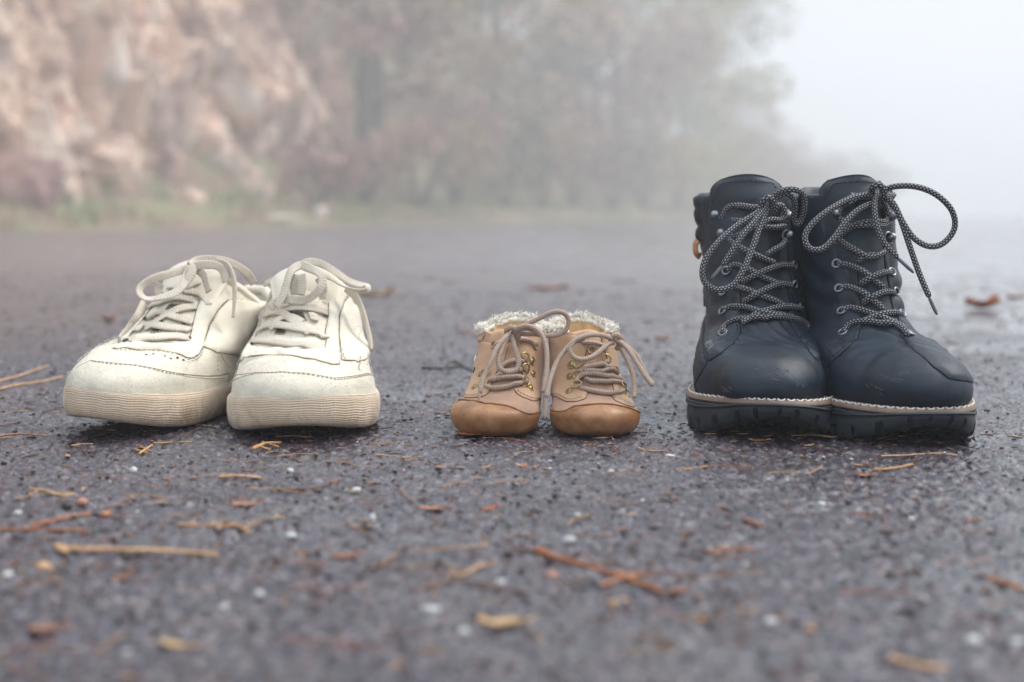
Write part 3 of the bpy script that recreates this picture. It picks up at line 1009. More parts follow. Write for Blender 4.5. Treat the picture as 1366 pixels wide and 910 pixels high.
def cord_mat(name, dark, light, du=1.0):
    """braided cord: rows of light flecks; u = length in cm, v = round the cord"""
    m, nt, b = mat_new(name)
    t = nt.nodes.new('ShaderNodeTexCoord')
    sp = nt.nodes.new('ShaderNodeSeparateXYZ'); nt.links.new(t.outputs['UV'], sp.inputs[0])
    U = math_(nt, 'MULTIPLY', sp.outputs[0], 1.0); V = math_(nt, 'MULTIPLY', sp.outputs[1], 8.0)
    row = math_(nt, 'FLOOR', V); par = math_(nt, 'MULTIPLY', math_(nt, 'MODULO', row, 2.0), 0.5)
    fu = math_(nt, 'FRACT', math_(nt, 'ADD', U, par)); fv = math_(nt, 'FRACT', V)
    a = math_(nt, 'LESS_THAN', math_(nt, 'ABSOLUTE', math_(nt, 'SUBTRACT', fu, 0.5)), 0.25)
    c_ = math_(nt, 'LESS_THAN', math_(nt, 'ABSOLUTE', math_(nt, 'SUBTRACT', fv, 0.5)), 0.27)
    f = math_(nt, 'MULTIPLY', a, c_)
    nt.links.new(mixc(nt, f, dark, light), b.inputs['Base Color'])
    b.inputs['Roughness'].default_value = 0.8
    wv = math_(nt, 'SINE', math_(nt, 'MULTIPLY', math_(nt, 'ADD', U, math_(nt, 'MULTIPLY', V, 0.5)), 2 * PI))
    bump(nt, b, wv, 0.5, 0.0003)
    return m
m_bootlace = cord_mat("boot_cord", (0.008, 0.010, 0.014), (0.33, 0.33, 0.35))

def W(*a): return list(a)
def boot_rings(mir=1):
    #  yf, zf, yb, zb, p, half widths left, right, cx
    big = lambda k, a=0.0: W(.049 * k, .0530 * k, .0540 * k, .0465 * k, .037 * k + a, .034 * k + a, .030 * k + a)
    m3 = W(.0415, .0475, .050, .0455, .037, .0345, .031); m4 = W(.039, .0445, .0465, .042, .037, .0350, .032)
    m5 = W(.035, .0375, .040, .0390, .0375, .036, .033); m6 = W(.034, .036, .038, .0380, .038, .036, .034)
    return [
        (.0100, .0240, .254, .0255, .76, big(.95), big(.95), 0),
        (.0060, .0315, .259, .0360, .76, big(.985), big(.985), 0),
        (.0085, .0420, .261, .0490, .77, big(.975), big(.975), 0),
        (.0205, .0530, .261, .0610, .78, m3, m3, 0),
        (.0430, .0615, .259, .0710, .80, m4, m4, 0),
        (.0720, .0695, .256, .0815, .86, m5, m5, 0),
        (.0920, .0840, .252, .0930, .90, m6, m6, 0),
        (.1040, .1040, .250, .1090, .92, W(.034, .036, .038, .039, .039, .037, .035), W(.034, .036, .038, .039, .039, .037, .035), 0),
        (.1120, .1260, .251, .1290, .94, W(.034, .036, .039, .0405, .040, .038, .036), W(.034, .036, .039, .0405, .040, .038, .036), 0),
        (.1180, .1480, .254, .1500, .95, W(.034, .037, .040, .0425, .042, .040, .037), W(.034, .037, .040, .0425, .042, .040, .037), 0),
        (.1220, .1720, .257, .1760, .95, W(.034, .037, .040, .0420, .042, .040, .037), W(.034, .037, .040, .0420, .042, .040, .037), 0),
    ]
def grow(r, d, zf=None, zb=None):
    yf, z0, yb, z1, p, L, Rr, cx = r
    return (yf - d, z0 if zf is None else zf, yb + d, z1 if zb is None else zb, p, [w + d for w in L], [w + d for w in Rr], cx)

def skew(G, a, y0=0.13):
    """the big-toe side reaches further forward than the little-toe side"""
    y = G[..., 1]
    G[..., 1] = y - a * G[..., 0] * np.clip(1 - y / y0, 0, 1)
    return G
def build_boot(B):
    T = empty("lace_up_boot", B['pos'], B['label'], "boot", "navy ankle boots", rz=B['rz'])
    M = shoe_frame(B['pos'][0], B['pos'][1], B['rz'])
    rings = boot_rings()
    if 'sw' in B:
        for i, (kl, kr) in B['sw'].items():
            r = rings[i]; rings[i] = r[:5] + ([w * kl for w in r[5]], [w * kr for w in r[6]], r[7])
    def post(G, U, V):
        # toe lifts a little
        y = G[..., 1]
        G[..., 2] += 0.005 * np.clip(1 - y / 0.08, 0, 1) ** 1.6
        # medial flare of the toe box
        G[..., 0] += B['bend'] * (1 - np.clip(y / 0.13, 0, 1)) ** 1.4
        G[..., 2] += B.get('back', 0.0145) * np.clip((np.abs(V) - 0.39) / 0.05, 0, 1) * np.clip((U - 0.8) / 0.2, 0, 1) ** 2
        G[..., 0] += B['lean'] * np.clip((G[..., 2] - 0.07) / 0.11, 0, 1)
        return G
    S = Surf(M, rings, 110, 150, post)
    U = S.U[:, None] * np.ones((1, S.nt)); Vv = np.ones((S.ns + 1, 1)) * S.Vv[None]
    A = surf_noise(S, 0.0015, 24, B['seed'])
    A += surf_noise(S, 0.0006, 75, B['seed'] + 4)
    # creases across the flex zone and round the ankle
    x, y, z = S.Gl[..., 0], S.Gl[..., 1], S.Gl[..., 2]
    flex = np.exp(-((y - 0.085) / 0.022) ** 2) * np.exp(-((z - 0.062) / 0.02) ** 2)
    A += flex * 0.0014 * np.sin(y * 520 + 9 * np.sin(x * 60))
    ank = np.exp(-((z - 0.100) / 0.022) ** 2) * (np.abs(Vv) > 0.09)
    A += ank * 0.0014 * np.sin(z * 330 + 6 * Vv * 2 + 2 * np.sin(y * 60))
    # the stiffened toe cap stands a little proud of the soft vamp
    cap_y = y + 0.5 * x * x / 0.05
    A += 0.0012 * np.clip((0.052 - cap_y) / 0.006, 0, 1) * np.clip((z - 0.028) / 0.01, 0, 1)
    # padded rolls of the collar behind the facing
    side = np.clip((np.abs(Vv) - 0.215) / 0.015, 0, 1) if not B.get('zip') else np.where(Vv < 0, np.clip((np.abs(Vv) - 0.40) / 0.015, 0, 1), np.clip((np.abs(Vv) - 0.215) / 0.015, 0, 1))
    if B.get('padL'): side = np.clip((np.abs(Vv) - 0.205) / 0.012, 0, 1)
    roll = np.abs(np.sin((z - 0.136) / 0.0135 * PI)) ** 0.6
    A += side * (z > 0.136) * np.clip((0.1765 - z) / 0.004, 0, 1) * (0.0036 * roll)
    # throat: the tongue lies lower than the facings
    th = np.clip((0.115 - np.abs(Vv)) / 0.02, 0, 1) * np.clip((U - 0.56) / 0.06, 0, 1)
    A -= 0.0036 * th
    S.push(A)
    up = S.mesh("upper", m_navy, T)
    # lining: the inside of the collar
    li = MB(); top = S.G[-1]; nt = S.nt; c = top.mean(0)
    r1 = top + (c - top) * 0.05 + np.array([0, 0, 0.0018]); r2 = top + (c - top) * 0.12; r3 = top + (c - top) * 0.14 - np.array([0, 0, 0.09])
    V = np.vstack([top, r1, r2, r3]); F = [(k * nt + j, k * nt + (j + 1) % nt, (k + 1) * nt + (j + 1) % nt, (k + 1) * nt + j) for k in range(3) for j in range(nt)]
    li.add(V.tolist(), F); li.build("lining", m_navy, T)
    # ---- sole: welt, rubber midsole with lugs
    r0 = rings[0]
    def sole_post(G, U, V):
        y = G[..., 1]
        G[..., 2] += B.get('lift', 0.005) * np.clip(1 - y / 0.08, 0, 1) ** 1.6
        G[..., 0] += B['bend'] * (1 - np.clip(y / 0.13, 0, 1)) ** 1.4
        G = skew(G, B['skew'])
        return G
    wr = [grow(r0, -.004, .0268, .0275), grow(r0, .0046, .0268, .0272), grow(r0, .0072, .0254, .0262), grow(r0, .0078, .0228, .0238), grow(r0, .0030, .0218, .0225)]
    Wt = Surf(M, wr, 24, 200, sole_post); Wt.mesh("welt", m_welt, T)
    def lug_post(G, U, V):
        G = sole_post(G, U, V)
        y = G[..., 1]
        per = V * 29.0 + 0.25 * np.sin(V * 40)
        ph = (per % 1.0)
        notch = (np.abs(ph - 0.5) < 0.11) & (U > 0.60)
        cy = 0.13; k = np.where(notch, 0.0095, 0)
        d = np.hypot(G[..., 0], y - cy) + 1e-6
        G[..., 0] -= G[..., 0] / d * k * 1.3; G[..., 1] -= (y - cy) / d * k
        # toe spring of the tread and the raised waist before the heel
        bot = np.clip((U - 0.15) / 0.6, 0, 1)
        G[..., 2] += bot * (B.get('blift', 0.014) * np.clip(1 - y / 0.055, 0, 1) ** 1.5 + 0.003 * np.clip(1 - y / 0.05, 0, 1) * np.clip(1 - (np.abs(V) / 0.10) ** 2, 0, 1))
        G[..., 2] += bot * 0.007 * ((y > 0.150) & (y < 0.178))
        return G
    orr = [grow(r0, .0030, .0222, .0229), grow(r0, .0076, .0218, .0225), grow(r0, .0082, .0190, .0200), grow(r0, .0070, .0160, .0175), grow(r0, .0076, .0105, .0115), grow(r0, .0066, .0030, .0025), grow(r0, .0035, .0004, .0004), grow(r0, -.006, .0012, .0004)]
    samp = [0, .07, .14, .2, .28, .36, .42, .48, .54, .555, .6, .65, .71, .75, .79, .83, .86, .9, .94, 1]
    So = Surf(M, orr, 18, 720, lug_post, samp)
    V = So.G.reshape(-1, 3).tolist(); Fc = [tuple(reversed(f)) for f in So.faces]
    nt2 = So.nt; V.append((So.G[-1].mean(0)).tolist()); base = So.ns * nt2
    Fc += [(base + (j + 1) % nt2, base + j, len(V) - 1) for j in range(nt2)]
    ou = part("outsole", V, Fc, m_black_rub, T)
    # groove line round the midsole
    gm = MB(); rr = So.ev(np.full(300, 0.33), np.arange(300) / 300 - .5, 0.0004)
    P = rr[0]; tube(gm, np.vstack([P, P[:2]]), 0.0011, 6, taper=False); gm.build("sole_rib", m_black_rub, ou)
    # white stitches on the welt
    st = MB(); P, N = Wt.ev(np.full(400, 0.31), np.arange(401)[:400] / 400 - .5, 0.0002)
    stitches(st, P, N, 0.0056, 0.0012, 0.0011); st.build("welt_stitching", m_wthread, T, kind='stuff')
    # ---- panels
    ts = 0.0016
    S.edge = MB()
    for pl in B['panels']:
        S.panel(pl['pts'], pl.get('t', ts), m_navy, pl['name'], T, 0.0032, smooth=pl.get('smooth', False), label=pl.get('label'))
    S.edge.build('edge_shade_line', m_black_edge_shade, T); S.edge = None
    sm = MB()
    for ln in B['stitch']:
        P, N = S.path(ln['pts'], 0.0012, ln.get('off', ts + 0.0001)); stitches(sm, P, N, 0.0023, 0.0010, 0.00050)
    sm.build("stitching", m_wthread if False else m_nthread, T, kind='stuff')
    gs = MB()
    for ln in B.get('paleline', []):
        P, N = S.path(ln, 0.0012, ts + 0.0001); stitches(gs, P, N, 0.0016, 0.0012, 0.00028)
    if gs.v: gs.build("pale_stitching", m_greytag, T, kind='stuff')
    sf = MB()
    for (cx_, cy_, L_, n_, an_) in B['scuffs']:
        for q in range(n_):
            ox, oy = random.uniform(-1, 1) * L_ * .8, random.uniform(-1, 1) * L_ * .35; a_ = an_ + random.uniform(-.25, .25); l_ = L_ * random.uniform(.15, .5)
            P, N = S.path([(cx_ + ox - l_ * math.cos(a_), cy_ + oy - l_ * math.sin(a_)), (cx_ + ox + l_ * math.cos(a_), cy_ + oy + l_ * math.sin(a_))], 0.0008, 0.0, smooth=False)
            if len(P) > 1 and np.linalg.norm(P[0] - P[-1]) < 0.02: sweep(sf, P, circle_prof(random.uniform(.00022, .0005), 6, 0.6), N, True)
    sf.build("scuff_marks", m_scuff, T, kind='stuff')
    # ---- tongue: a curved padded flap that rises behind the laces
    tg = B['tongue']
    cl = []
    nr, nc = 26, 22
    top, bot = [], []
    for i in range(nr + 1):
        k = i / nr
        zz = 0.120 + (tg['z'] - 0.120) * k
        yy = 0.1165 + 0.013 * k + 0.003 * k * k
        hw = tg['w'] * (0.90 + 0.10 * math.sin(PI * k)) * (1 if k < 0.86 else math.sqrt(max(0.0, 1 - ((k - 0.86) / 0.14) ** 2 * 0.42)))
        for j in range(nc + 1):
            a = (j / nc - 0.5) * 2
            xx = a * hw
            bulge = 0.0010 * math.sin(k * 19) * (1 - a * a)
            dz = -0.004 * a * a * k
            rim = max(0.0, 1 - max(0, (abs(a) - 0.8) / 0.2) ** 2) ** 0.5 * max(0.0, 1 - max(0, (k - 0.94) / 0.06) ** 2) ** 0.5
            lx = xx + B['lean'] * min(1, (zz - .07) / .11) + tg.get('dx', 0)
            ly = yy + 0.017 * a * a
            cl.append((lx, ly + 0.0025 - (0.0030 * rim + bulge), zz + dz))
    for i in range(nr + 1):
        for j in range(nc + 1):
            x_, y_, z_ = cl[i * (nc + 1) + j]
            a = (j / nc - 0.5) * 2; k = i / nr
            rim = max(0.0, 1 - max(0, (abs(a) - 0.8) / 0.2) ** 2) ** 0.5 * max(0.0, 1 - max(0, (k - 0.94) / 0.06) ** 2) ** 0.5
            cl.append((x_, y_ + 0.0005 + 0.0055 * rim, z_))
    w = nc + 1; nn = (nr + 1) * w
    F = [(i * w + j, i * w + j + 1, (i + 1) * w + j + 1, (i + 1) * w + j) for i in range(nr) for j in range(nc)]
    F += [tuple(q + nn for q in reversed(f)) for f in list(F)]
    def edge(a, b): F.append((a, a + nn, b + nn, b))
    for j in range(nc): edge(nr * w + j, nr * w + j + 1)
    for i in range(nr): edge((i) * w, (i + 1) * w); edge((i + 1) * w + nc, i * w + nc)
    cw = [M @ Vector(p) for p in cl]
    to = part("tongue", cw, F, m_navy, T)
    tsn = MB()
    line = [np.array(M @ Vector(cl[int(nr * kk) * w + jj])) for kk, jj in [(0.70, 1), (0.8, 1), (0.88, 2)] + [(0.925, j) for j in range(3, nc - 2, 2)] + [(0.88, nc - 2), (0.8, nc - 1), (0.70, nc - 1)]]
    P = resample(catmull(line, 8), 0.0012); hn = np.array((M.to_3x3() @ Vector((0, -1, 0.15)))[:]); P = P + hn * 0.0006
    stitches(tsn, P, np.array([hn] * len(P)), 0.0020, 0.0011, 0.0004)
    tsn.build("tongue_stitching", m_nthread, to, kind='stuff')
    # ---- eyelets and hooks
    for (px, py) in B['eyelets']:
        u, v = S.uv_at(px, py); p, n = S.ev(u, v, ts + 0.0008)
        mb = MB(); torus(mb, p[0], n[0], 0.0030, 0.0010, 22, 8); mb.build("eyelet", m_steel, T)
    for (px, py, sg) in B['hooks']:
        u, v = S.uv_at(px, py); p, n = S.ev(u, v, ts)
        mb = MB(); torus(mb, p[0], n[0], 0.0044, 0.0009, 18, 6); dome(mb, Vector(p[0]) + Vector(n[0]) * 0.0012, n[0], 0.0040, 0.0056)
        mb.build("hook", m_steel, T)
    # ---- laces
    lm = MB()
    for L in B['laces']:
        P, H = lace_points(S, L, 0.0011)
        # keep cords from sinking into the leather
        for i in range(len(P)):
            r = S.bvh.find_nearest(Vector(P[i]), 0.02)
            if r[0] is not None:
                dlt = Vector(P[i]) - r[0]; nn_ = r[1]
                s_ = dlt.dot(nn_)
                need = 0.0028
                if s_ < need: P[i] = np.array(Vector(P[i]) + nn_ * (need - s_) * 0.9)
        P[1:-1] = (P[:-2] + 2 * P[1:-1] + P[2:]) / 4
        tube(lm, P, 0.00225, 10, ulen=0.0027)
    k = B['knot']
    P = [np.array(at(px, py, Y)) for px, py, Y in k]
    tube(lm, resample(catmull(P, 8), 0.0009), 0.0025, 10, ulen=0.0027)
    lo = lm.build("laces", m_bootlace, T)
    for (a, b) in B['aglets']:
        A0, A1 = np.array(at(*a)), np.array(at(*b))
        mb = MB(); tube(mb, np.linspace(A0, A1, 8), 0.0014, 8); mb.build("lace_tip", m_greytag, lo)
    return T, S, M

def zc(ox, oy, k): return lambda pts: [(ox + q[0] * k, oy + q[1] * k) + tuple(q[2:]) for q in pts]
zL = zc(890, 210, 240 / 546)
zR = zc(1050, 210, 280 / 637)
h1, h2, h3 = 0.0030, 0.0034, 0.0068
LEFT = dict(
    skew=0.24, pos=(0.1765, 0.972, 0), rz=R(-6.0), bend=0.0, lean=-0.002, seed=1, padL=True,
    label="left navy boot, one long bow loop hanging down over its lacing",
    tongue=dict(z=0.190, w=0.0305, dx=-0.006),
    panels=[
        dict(name="facing", t=.0018, pts=zL([(128, 118), (185, 122), (208, 180), (214, 250), (224, 330), (222, 420), (222, 520), (203, 562), (165, 595), (128, 618), (112, 560), (132, 500), (132, 420), (112, 330), (118, 200)])),
        dict(name="facing", t=.0018, pts=zL([(362, 135), (400, 118)]) + [('uv', .97, .24), ('uv', .80, .28), ('uv', .5, .30), ('uv', .30, .26)] + zL([(452, 615), (430, 590), (395, 540), (372, 500), (370, 420), (366, 330), (362, 230)])),
        dict(name="toe_quarter", t=.0011, pts=[('uv', .02, -.155), ('uv', .02, -.30), ('uv', .30, -.33), ('uv', .46, -.30)] + zL([(100, 480), (108, 560), (122, 625), (100, 660), (85, 690)])),
    ],
    stitch=[dict(pts=zL([(118, 128), (122, 200), (116, 255), (104, 262)])), dict(pts=zL([(178, 128), (200, 180), (206, 250), (216, 330), (214, 420), (214, 515), (196, 556), (135, 606)])),
            dict(pts=zL([(140, 420), (140, 500), (122, 560)])), dict(pts=zL([(132, 420), (132, 500), (114, 560)]), off=.0006), dict(pts=zL([(150, 285), (135, 330), (150, 360)]))],
    paleline=[zL([(108, 500), (106, 560), (126, 612)])],
    scuffs=[(1066, 511, 14, 12, 1.3), (970, 520, 8, 5, 0.6), (1040, 500, 20, 6, 0.2), (925, 470, 6, 4, 1.4)],
    eyelets=zL([(173, 470), (172, 537), (182, 345), (172, 408)]) + zL([(378, 328), (380, 385), (398, 455), (420, 515)]),
    hooks=[q for q in zL([(160, 177, -1), (172, 232, -1), (358, 178, 1), (361, 240, 1)])],
    laces=[zL(x) for x in [
        [(168, 540, h1), (185, 512, h1), (235, 492, h3), (300, 487, h3), (365, 490, h3), (408, 505, h2), (425, 524, h1)],
        [(230, 508, h2), (262, 486, h2), (310, 462, h2), (355, 452, h3), (400, 458, h1)],
        [(174, 470, h1), (200, 457, h2), (245, 456, h2), (290, 470, h3), (340, 483, h2), (380, 492, h1)],
        [(230, 440, h2), (262, 420, h3), (310, 395, h3), (345, 383, h3), (378, 388, h1)],
        [(172, 408, h1), (200, 394, h2), (240, 400, h3), (285, 420, h2), (335, 442, h2), (360, 455, h1)],
        [(228, 378, h2), (262, 360, h3), (310, 338, h3), (350, 326, h3), (378, 330, h1)],
        [(182, 345, h1), (205, 326, h2), (240, 335, h3), (285, 360, h2), (325, 380, h1), (350, 392, h1)],
        [(300, 296, h2), (325, 280, h3), (350, 265, h3), (362, 245, h2)],
        [(172, 232, h3), (200, 258, h3), (245, 285, h3), (290, 305, h2), (325, 322, h1)],
        [(162, 190, h3), (185, 152, h3), (220, 146, h3), (265, 152, .008), (300, 146, .011)],
        [(165, 180, h3), (200, 190, h3), (250, 196, .006), (310, 212, .006), (362, 208, h3)],
        [(358, 178, h3), (345, 190, h3), (310, 190, .006), (262, 215, .006), (210, 236, .005), (178, 236, h3)],
        [(362, 190, h3), (352, 150, h3), (335, 145, .008), (305, 142, .011)],
        # long loop down the front
        [(306, 146, 'd', 1.070), (262, 176, 'd', 1.062), (205, 212, 'd', 1.055), (150, 262, 'd', 1.048), (112, 318, 'd', 1.044), (110, 372, 'd', 1.043), (145, 401, 'd', 1.042), (195, 392, 'd', 1.041), (232, 340, 'd', 1.043), (262, 265, 'd', 1.050), (285, 200, 'd', 1.058), (304, 152, 'd', 1.068)],
        # second strand running beside it down to the tip
        [(300, 150, 'd', 1.066), (268, 190, 'd', 1.056), (232, 232, 'd', 1.050), (198, 282, 'd', 1.046), (168, 328, 'd', 1.044)],
        # short loop to the right
        [(312, 138, 'd', 1.070), (335, 108, 'd', 1.066), (375, 97, 'd', 1.062), (408, 108, 'd', 1.066), (418, 145, 'd', 1.072), (410, 185, 'd', 1.078), (395, 204, 'd', 1.080), (384, 180, 'd', 1.078), (388, 140, 'd', 1.072), (368, 112, 'd', 1.066), (335, 118, 'd', 1.067), (312, 142, 'd', 1.071)],
    ]],
    knot=[(1022, 282, 1.070), (1017, 272, 1.064), (1023, 264, 1.062), (1031, 268, 1.064), (1033, 279, 1.068), (1025, 284, 1.074)],
    aglets=[((963.5, 354.5, 1.044), (948.5, 372.5, 1.040))],
)
RIGHT = dict(
    skew=-0.17, lift=0.001, blift=0.017, sw={1: (1, .965), 2: (1, .945), 3: (1, .915), 4: (1, .87), 5: (1, .84), 6: (.97, .82), 7: (.95, .82), 8: (.94, .82), 9: (.93, .84), 10: (.93, .84)},
    pos=(0.2785, 0.950, 0), rz=R(3.6), bend=0.0135, lean=-0.005, back=.004, seed=6,
    label="right navy boot, big open bow loop and lace ends sticking out to the right",
    tongue=dict(z=0.189, w=0.027, dx=-0.003),
    panels=[
        dict(name="facing", t=.0018, pts=zR([(62, 122), (120, 112), (180, 118), (210, 130), (205, 200), (212, 300), (216, 400), (230, 500), (215, 545), (170, 590), (125, 640)]) + [('uv', .36, -.19), ('uv', .44, -.22), ('uv', .70, -.235)]),
        dict(name="facing", t=.0018, pts=zR([(288, 130), (330, 140)]) + [('uv', .94, .24), ('uv', .70, .28), ('uv', .55, .32), ('uv', .30, .33), ('uv', .10, .27)] + zR([(490, 672), (438, 632), (385, 585), (345, 540), (330, 480), (310, 400), (296, 320), (288, 220)])),
        dict(name="toe_quarter", t=.0011, pts=[('uv', .02, -.175), ('uv', .02, -.32), ('uv', .30, -.33), ('uv', .36, -.23)] + zR([(88, 600), (112, 625), (128, 645), (120, 690)])),
    ],
    stitch=[dict(pts=zR([(70, 122), (120, 118), (175, 124), (202, 136), (198, 200), (204, 300), (208, 400), (222, 498), (206, 545), (160, 590), (130, 622)])), dict(pts=zR([(66, 130), (58, 220), (52, 320)])),
            dict(pts=zR([(340, 548), (385, 592), (432, 632)]))],
    paleline=[zR([(205, 210), (210, 300), (214, 400)])],
    scuffs=[(1190, 505, 16, 10, 0.2), (1165, 520, 14, 6, 0.7), (1205, 500, 8, 6, 2.6), (1110, 400, 8, 3, 1.0)],
    eyelets=zR([(152, 325), (160, 402), (168, 471), (172, 537)]) + zR([(312, 352), (324, 410), (342, 478), (368, 540)]),
    hooks=[q for q in zR([(158, 172, -1), (156, 246, -1), (306, 180, 1), (304, 246, 1)])],
    laces=[zR(x) for x in [
        [(172, 537, h1), (190, 508, h1), (235, 497, h3), (285, 502, h3), (330, 516, h3), (368, 545, h1)],
        [(232, 500, h2), (265, 482, h3), (305, 472, h3), (345, 482, h1)],
        [(168, 470, h1), (198, 458, h2), (245, 470, h2), (290, 490, h2), (335, 508, h2), (360, 525, h1)],
        [(228, 442, h2), (262, 422, h3), (298, 408, h3), (325, 414, h1)],
        [(160, 402, h1), (190, 394, h2), (235, 412, h3), (272, 442, h2), (295, 465, h1)],
        [(220, 385, h2), (255, 365, h3), (290, 350, h3), (314, 350, h1)],
        [(152, 325, h1), (182, 325, h2), (230, 345, h3), (268, 375, h2), (292, 398, h1)],
        [(156, 246, h3), (175, 262, h3), (215, 286, h3), (245, 302, h2), (275, 298, h2), (300, 280, h1)],
        [(215, 318, h1), (235, 300, h2), (268, 296, h2)],
        [(158, 178, h3), (168, 150, h3), (205, 128, .006), (245, 114, .008), (272, 106, .010)],
        [(160, 180, h3), (185, 208, h3), (235, 206, h3), (285, 208, h3), (306, 200, h3)],
        [(156, 240, h3), (190, 215, h3), (240, 196, .006), (290, 196, .006), (306, 180, h3)],
        [(306, 180, h3), (300, 150, h3), (285, 125, .008), (276, 112, .010)],
        # left loop
        [(270, 110, 'd', 1.072), (200, 122, 'd', 1.066), (135, 155, 'd', 1.058), (80, 198, 'd', 1.054), (54, 240, 'd', 1.052), (68, 276, 'd', 1.050), (105, 278, 'd', 1.050), (142, 245, 'd', 1.052), (178, 195, 'd', 1.056), (218, 158, 'd', 1.062), (268, 135, 'd', 1.070)],
        # big right loop
        [(280, 104, 'd', 1.072), (330, 88, 'd', 1.066), (395, 90, 'd', 1.060), (455, 115, 'd', 1.056), (500, 162, 'd', 1.056), (508, 215, 'd', 1.058), (475, 260, 'd', 1.058), (430, 270, 'd', 1.058), (385, 245, 'd', 1.060), (350, 195, 'd', 1.062), (322, 140, 'd', 1.066), (285, 112, 'd', 1.072)],
        [(272, 108, 'd', 1.070), (266, 150, 'd', 1.062), (272, 205, 'd', 1.057), (295, 260, 'd', 1.054), (335, 305, 'd', 1.052)],
        [(296, 116, 'd', 1.071), (332, 160, 'd', 1.066), (352, 210, 'd', 1.062), (372, 270, 'd', 1.060), (400, 350, 'd', 1.056), (432, 425, 'd', 1.052)],
    ]],
    knot=[(1166, 260, 1.072), (1163, 252, 1.066), (1170, 247, 1.062), (1178, 251, 1.063), (1179, 262, 1.067), (1171, 266, 1.073), (1164, 261, 1.076)],
    aglets=[((1195.5, 342.5, 1.053), (1219, 364, 1.048)), ((1238.5, 395, 1.052), (1250, 420, 1.049))],
)
bootL, SL, ML = build_boot(LEFT)
bootR, SR, MR = build_boot(RIGHT)
if DEBUG: print('UVR', [tuple(round(float(c),3) for c in SR.uv_at(*q[:2])) for q in zR([(438,632),(385,585),(345,540),(128,645),(88,600)])], 'UVL', [tuple(round(float(c),3) for c in SL.uv_at(*q[:2])) for q in zL([(452,615),(430,590),(112,560),(128,618),(100,480)])])
# tan pull loop and grey tag of the left boot
mb = MB()
loop = resample(catmull([np.array(at(px, py, Y)) for px, py, Y in [(935, 320, 1.150), (929, 323, 1.150), (927.5, 331, 1.150), (929, 339, 1.150), (935, 342, 1.150)]], 6), 0.0008)
sweep(mb, loop, ribbon_prof(0.0075, 0.0014), np.array([[-1.0, -0.35, 0.0]] * len(loop)))
mb.build("pull_loop", m_tan_tab, bootL)
tgp = SL.panel(zL([(119, 573), (135, 552), (147, 574), (130, 594)]), 0.0024, m_greytag, "side_tag", bootL, 0.0012)
tm = MB()   # the small mark woven on the tag
for pts in [[(126, 566), (127, 584)], [(126, 566), (132, 569), (127, 575), (134, 580)], [(136, 564), (137, 578)]]:
    P, N = SL.path(zL(pts), 0.0006, 0.0026, smooth=False); tube(tm, P, 0.00032, 5)
tm.build("tag_mark", m_steel, tgp)
# ------------------------------------------------------------------ canvas and suede sneakers
def suede(name, col, dark, rough=0.85, dirt=(0.30, 0.22, 0.14), dirtamt=0.35):
    m, nt, b = mat_new(name)
    v = coords(nt)
    n = tnoise(nt, v, 18, 6, 0.65, 0.3)
    c = ramp(nt, n.outputs[0], [(0.30, dark), (0.62, col)])
    n2 = tnoise(nt, v, 95, 5, 0.75, 0.5)
    c = mixc(nt, ramp(nt, n2.outputs[0], [(0.58, 0.0), (0.78, dirtamt)]), c, dirt)
    nt.links.new(c, b.inputs['Base Color'])
    b.inputs['Roughness'].default_value = rough
    b.inputs['Specular IOR Level'].default_value = 0.2
    b.inputs['Sheen Weight'].default_value = 0.25
    n3 = tnoise(nt, v, 420, 5, 0.7)
    b1 = bump(nt, b, n3.outputs[0], 0.55, 0.0007)
    n4 = tnoise(nt, v, 1500, 3, 0.7)
    bump(nt, b, n4.outputs[0], 0.4, 0.0003, b1)
    return m
m_cream = suede("cream_suede", (0.70, 0.645, 0.535), (0.58, 0.515, 0.41), dirt=(0.36, 0.28, 0.18), dirtamt=0.42)
m_cream_toe = suede("cream_toe_suede", (0.68, 0.63, 0.52), (0.52, 0.475, 0.375), dirt=(0.34, 0.28, 0.18), dirtamt=0.35)
m_cream_lin = suede("cream_lining", (0.66, 0.62, 0.52), (0.50, 0.46, 0.38))
m_sole_gum = suede("cream_rubber", (0.66, 0.53, 0.40), (0.53, 0.41, 0.29), 0.6, (0.16, 0.10, 0.06), 0.6)
# road dirt clings to the lower edge and in the ribs of the soles
_nt = m_sole_gum.node_tree; _b = [n for n in _nt.nodes if n.type == 'BSDF_PRINCIPLED'][0]
_src = _b.inputs['Base Color'].links[0].from_socket
_tc = _nt.nodes.new('ShaderNodeTexCoord'); _sp = _nt.nodes.new('ShaderNodeSeparateXYZ'); _nt.links.new(_tc.outputs['Object'], _sp.inputs[0])
_n = tnoise(_nt, _tc.outputs['Object'], 55, 6, 0.75, 0.5)
_h = _nt.nodes.new('ShaderNodeMapRange'); _nt.links.new(_sp.outputs[2], _h.inputs[0])
_h.inputs[1].default_value = 0.006; _h.inputs[2].default_value = 0.024; _h.inputs[3].default_value = 0.16; _h.inputs[4].default_value = -0.04
_f = ramp(_nt, math_(_nt, 'ADD', _n.outputs[0], _h.outputs[0]), [(0.52, 0.0), (0.74, 0.75)])
_nt.links.new(mixc(_nt, _f, _src, (0.22, 0.135, 0.075)), _b.inputs['Base Color'])
m_hole_shade = simple_mat("painted_hole_shade", (0.05, 0.048, 0.045), 0.9, 0.3, 80)  # dark colour painted in for the shade inside gaps and holes
m_seam = simple_mat("seam_thread", (0.44, 0.37, 0.27), 0.8, 0.3, 300)
m_edge_shade = simple_mat('cream_edge_shade', (0.30, 0.24, 0.17), 0.9, 0.4, 200)
m_fuzz = simple_mat("fuzz", (0.68, 0.65, 0.57), 0.9, 0.1, 100)
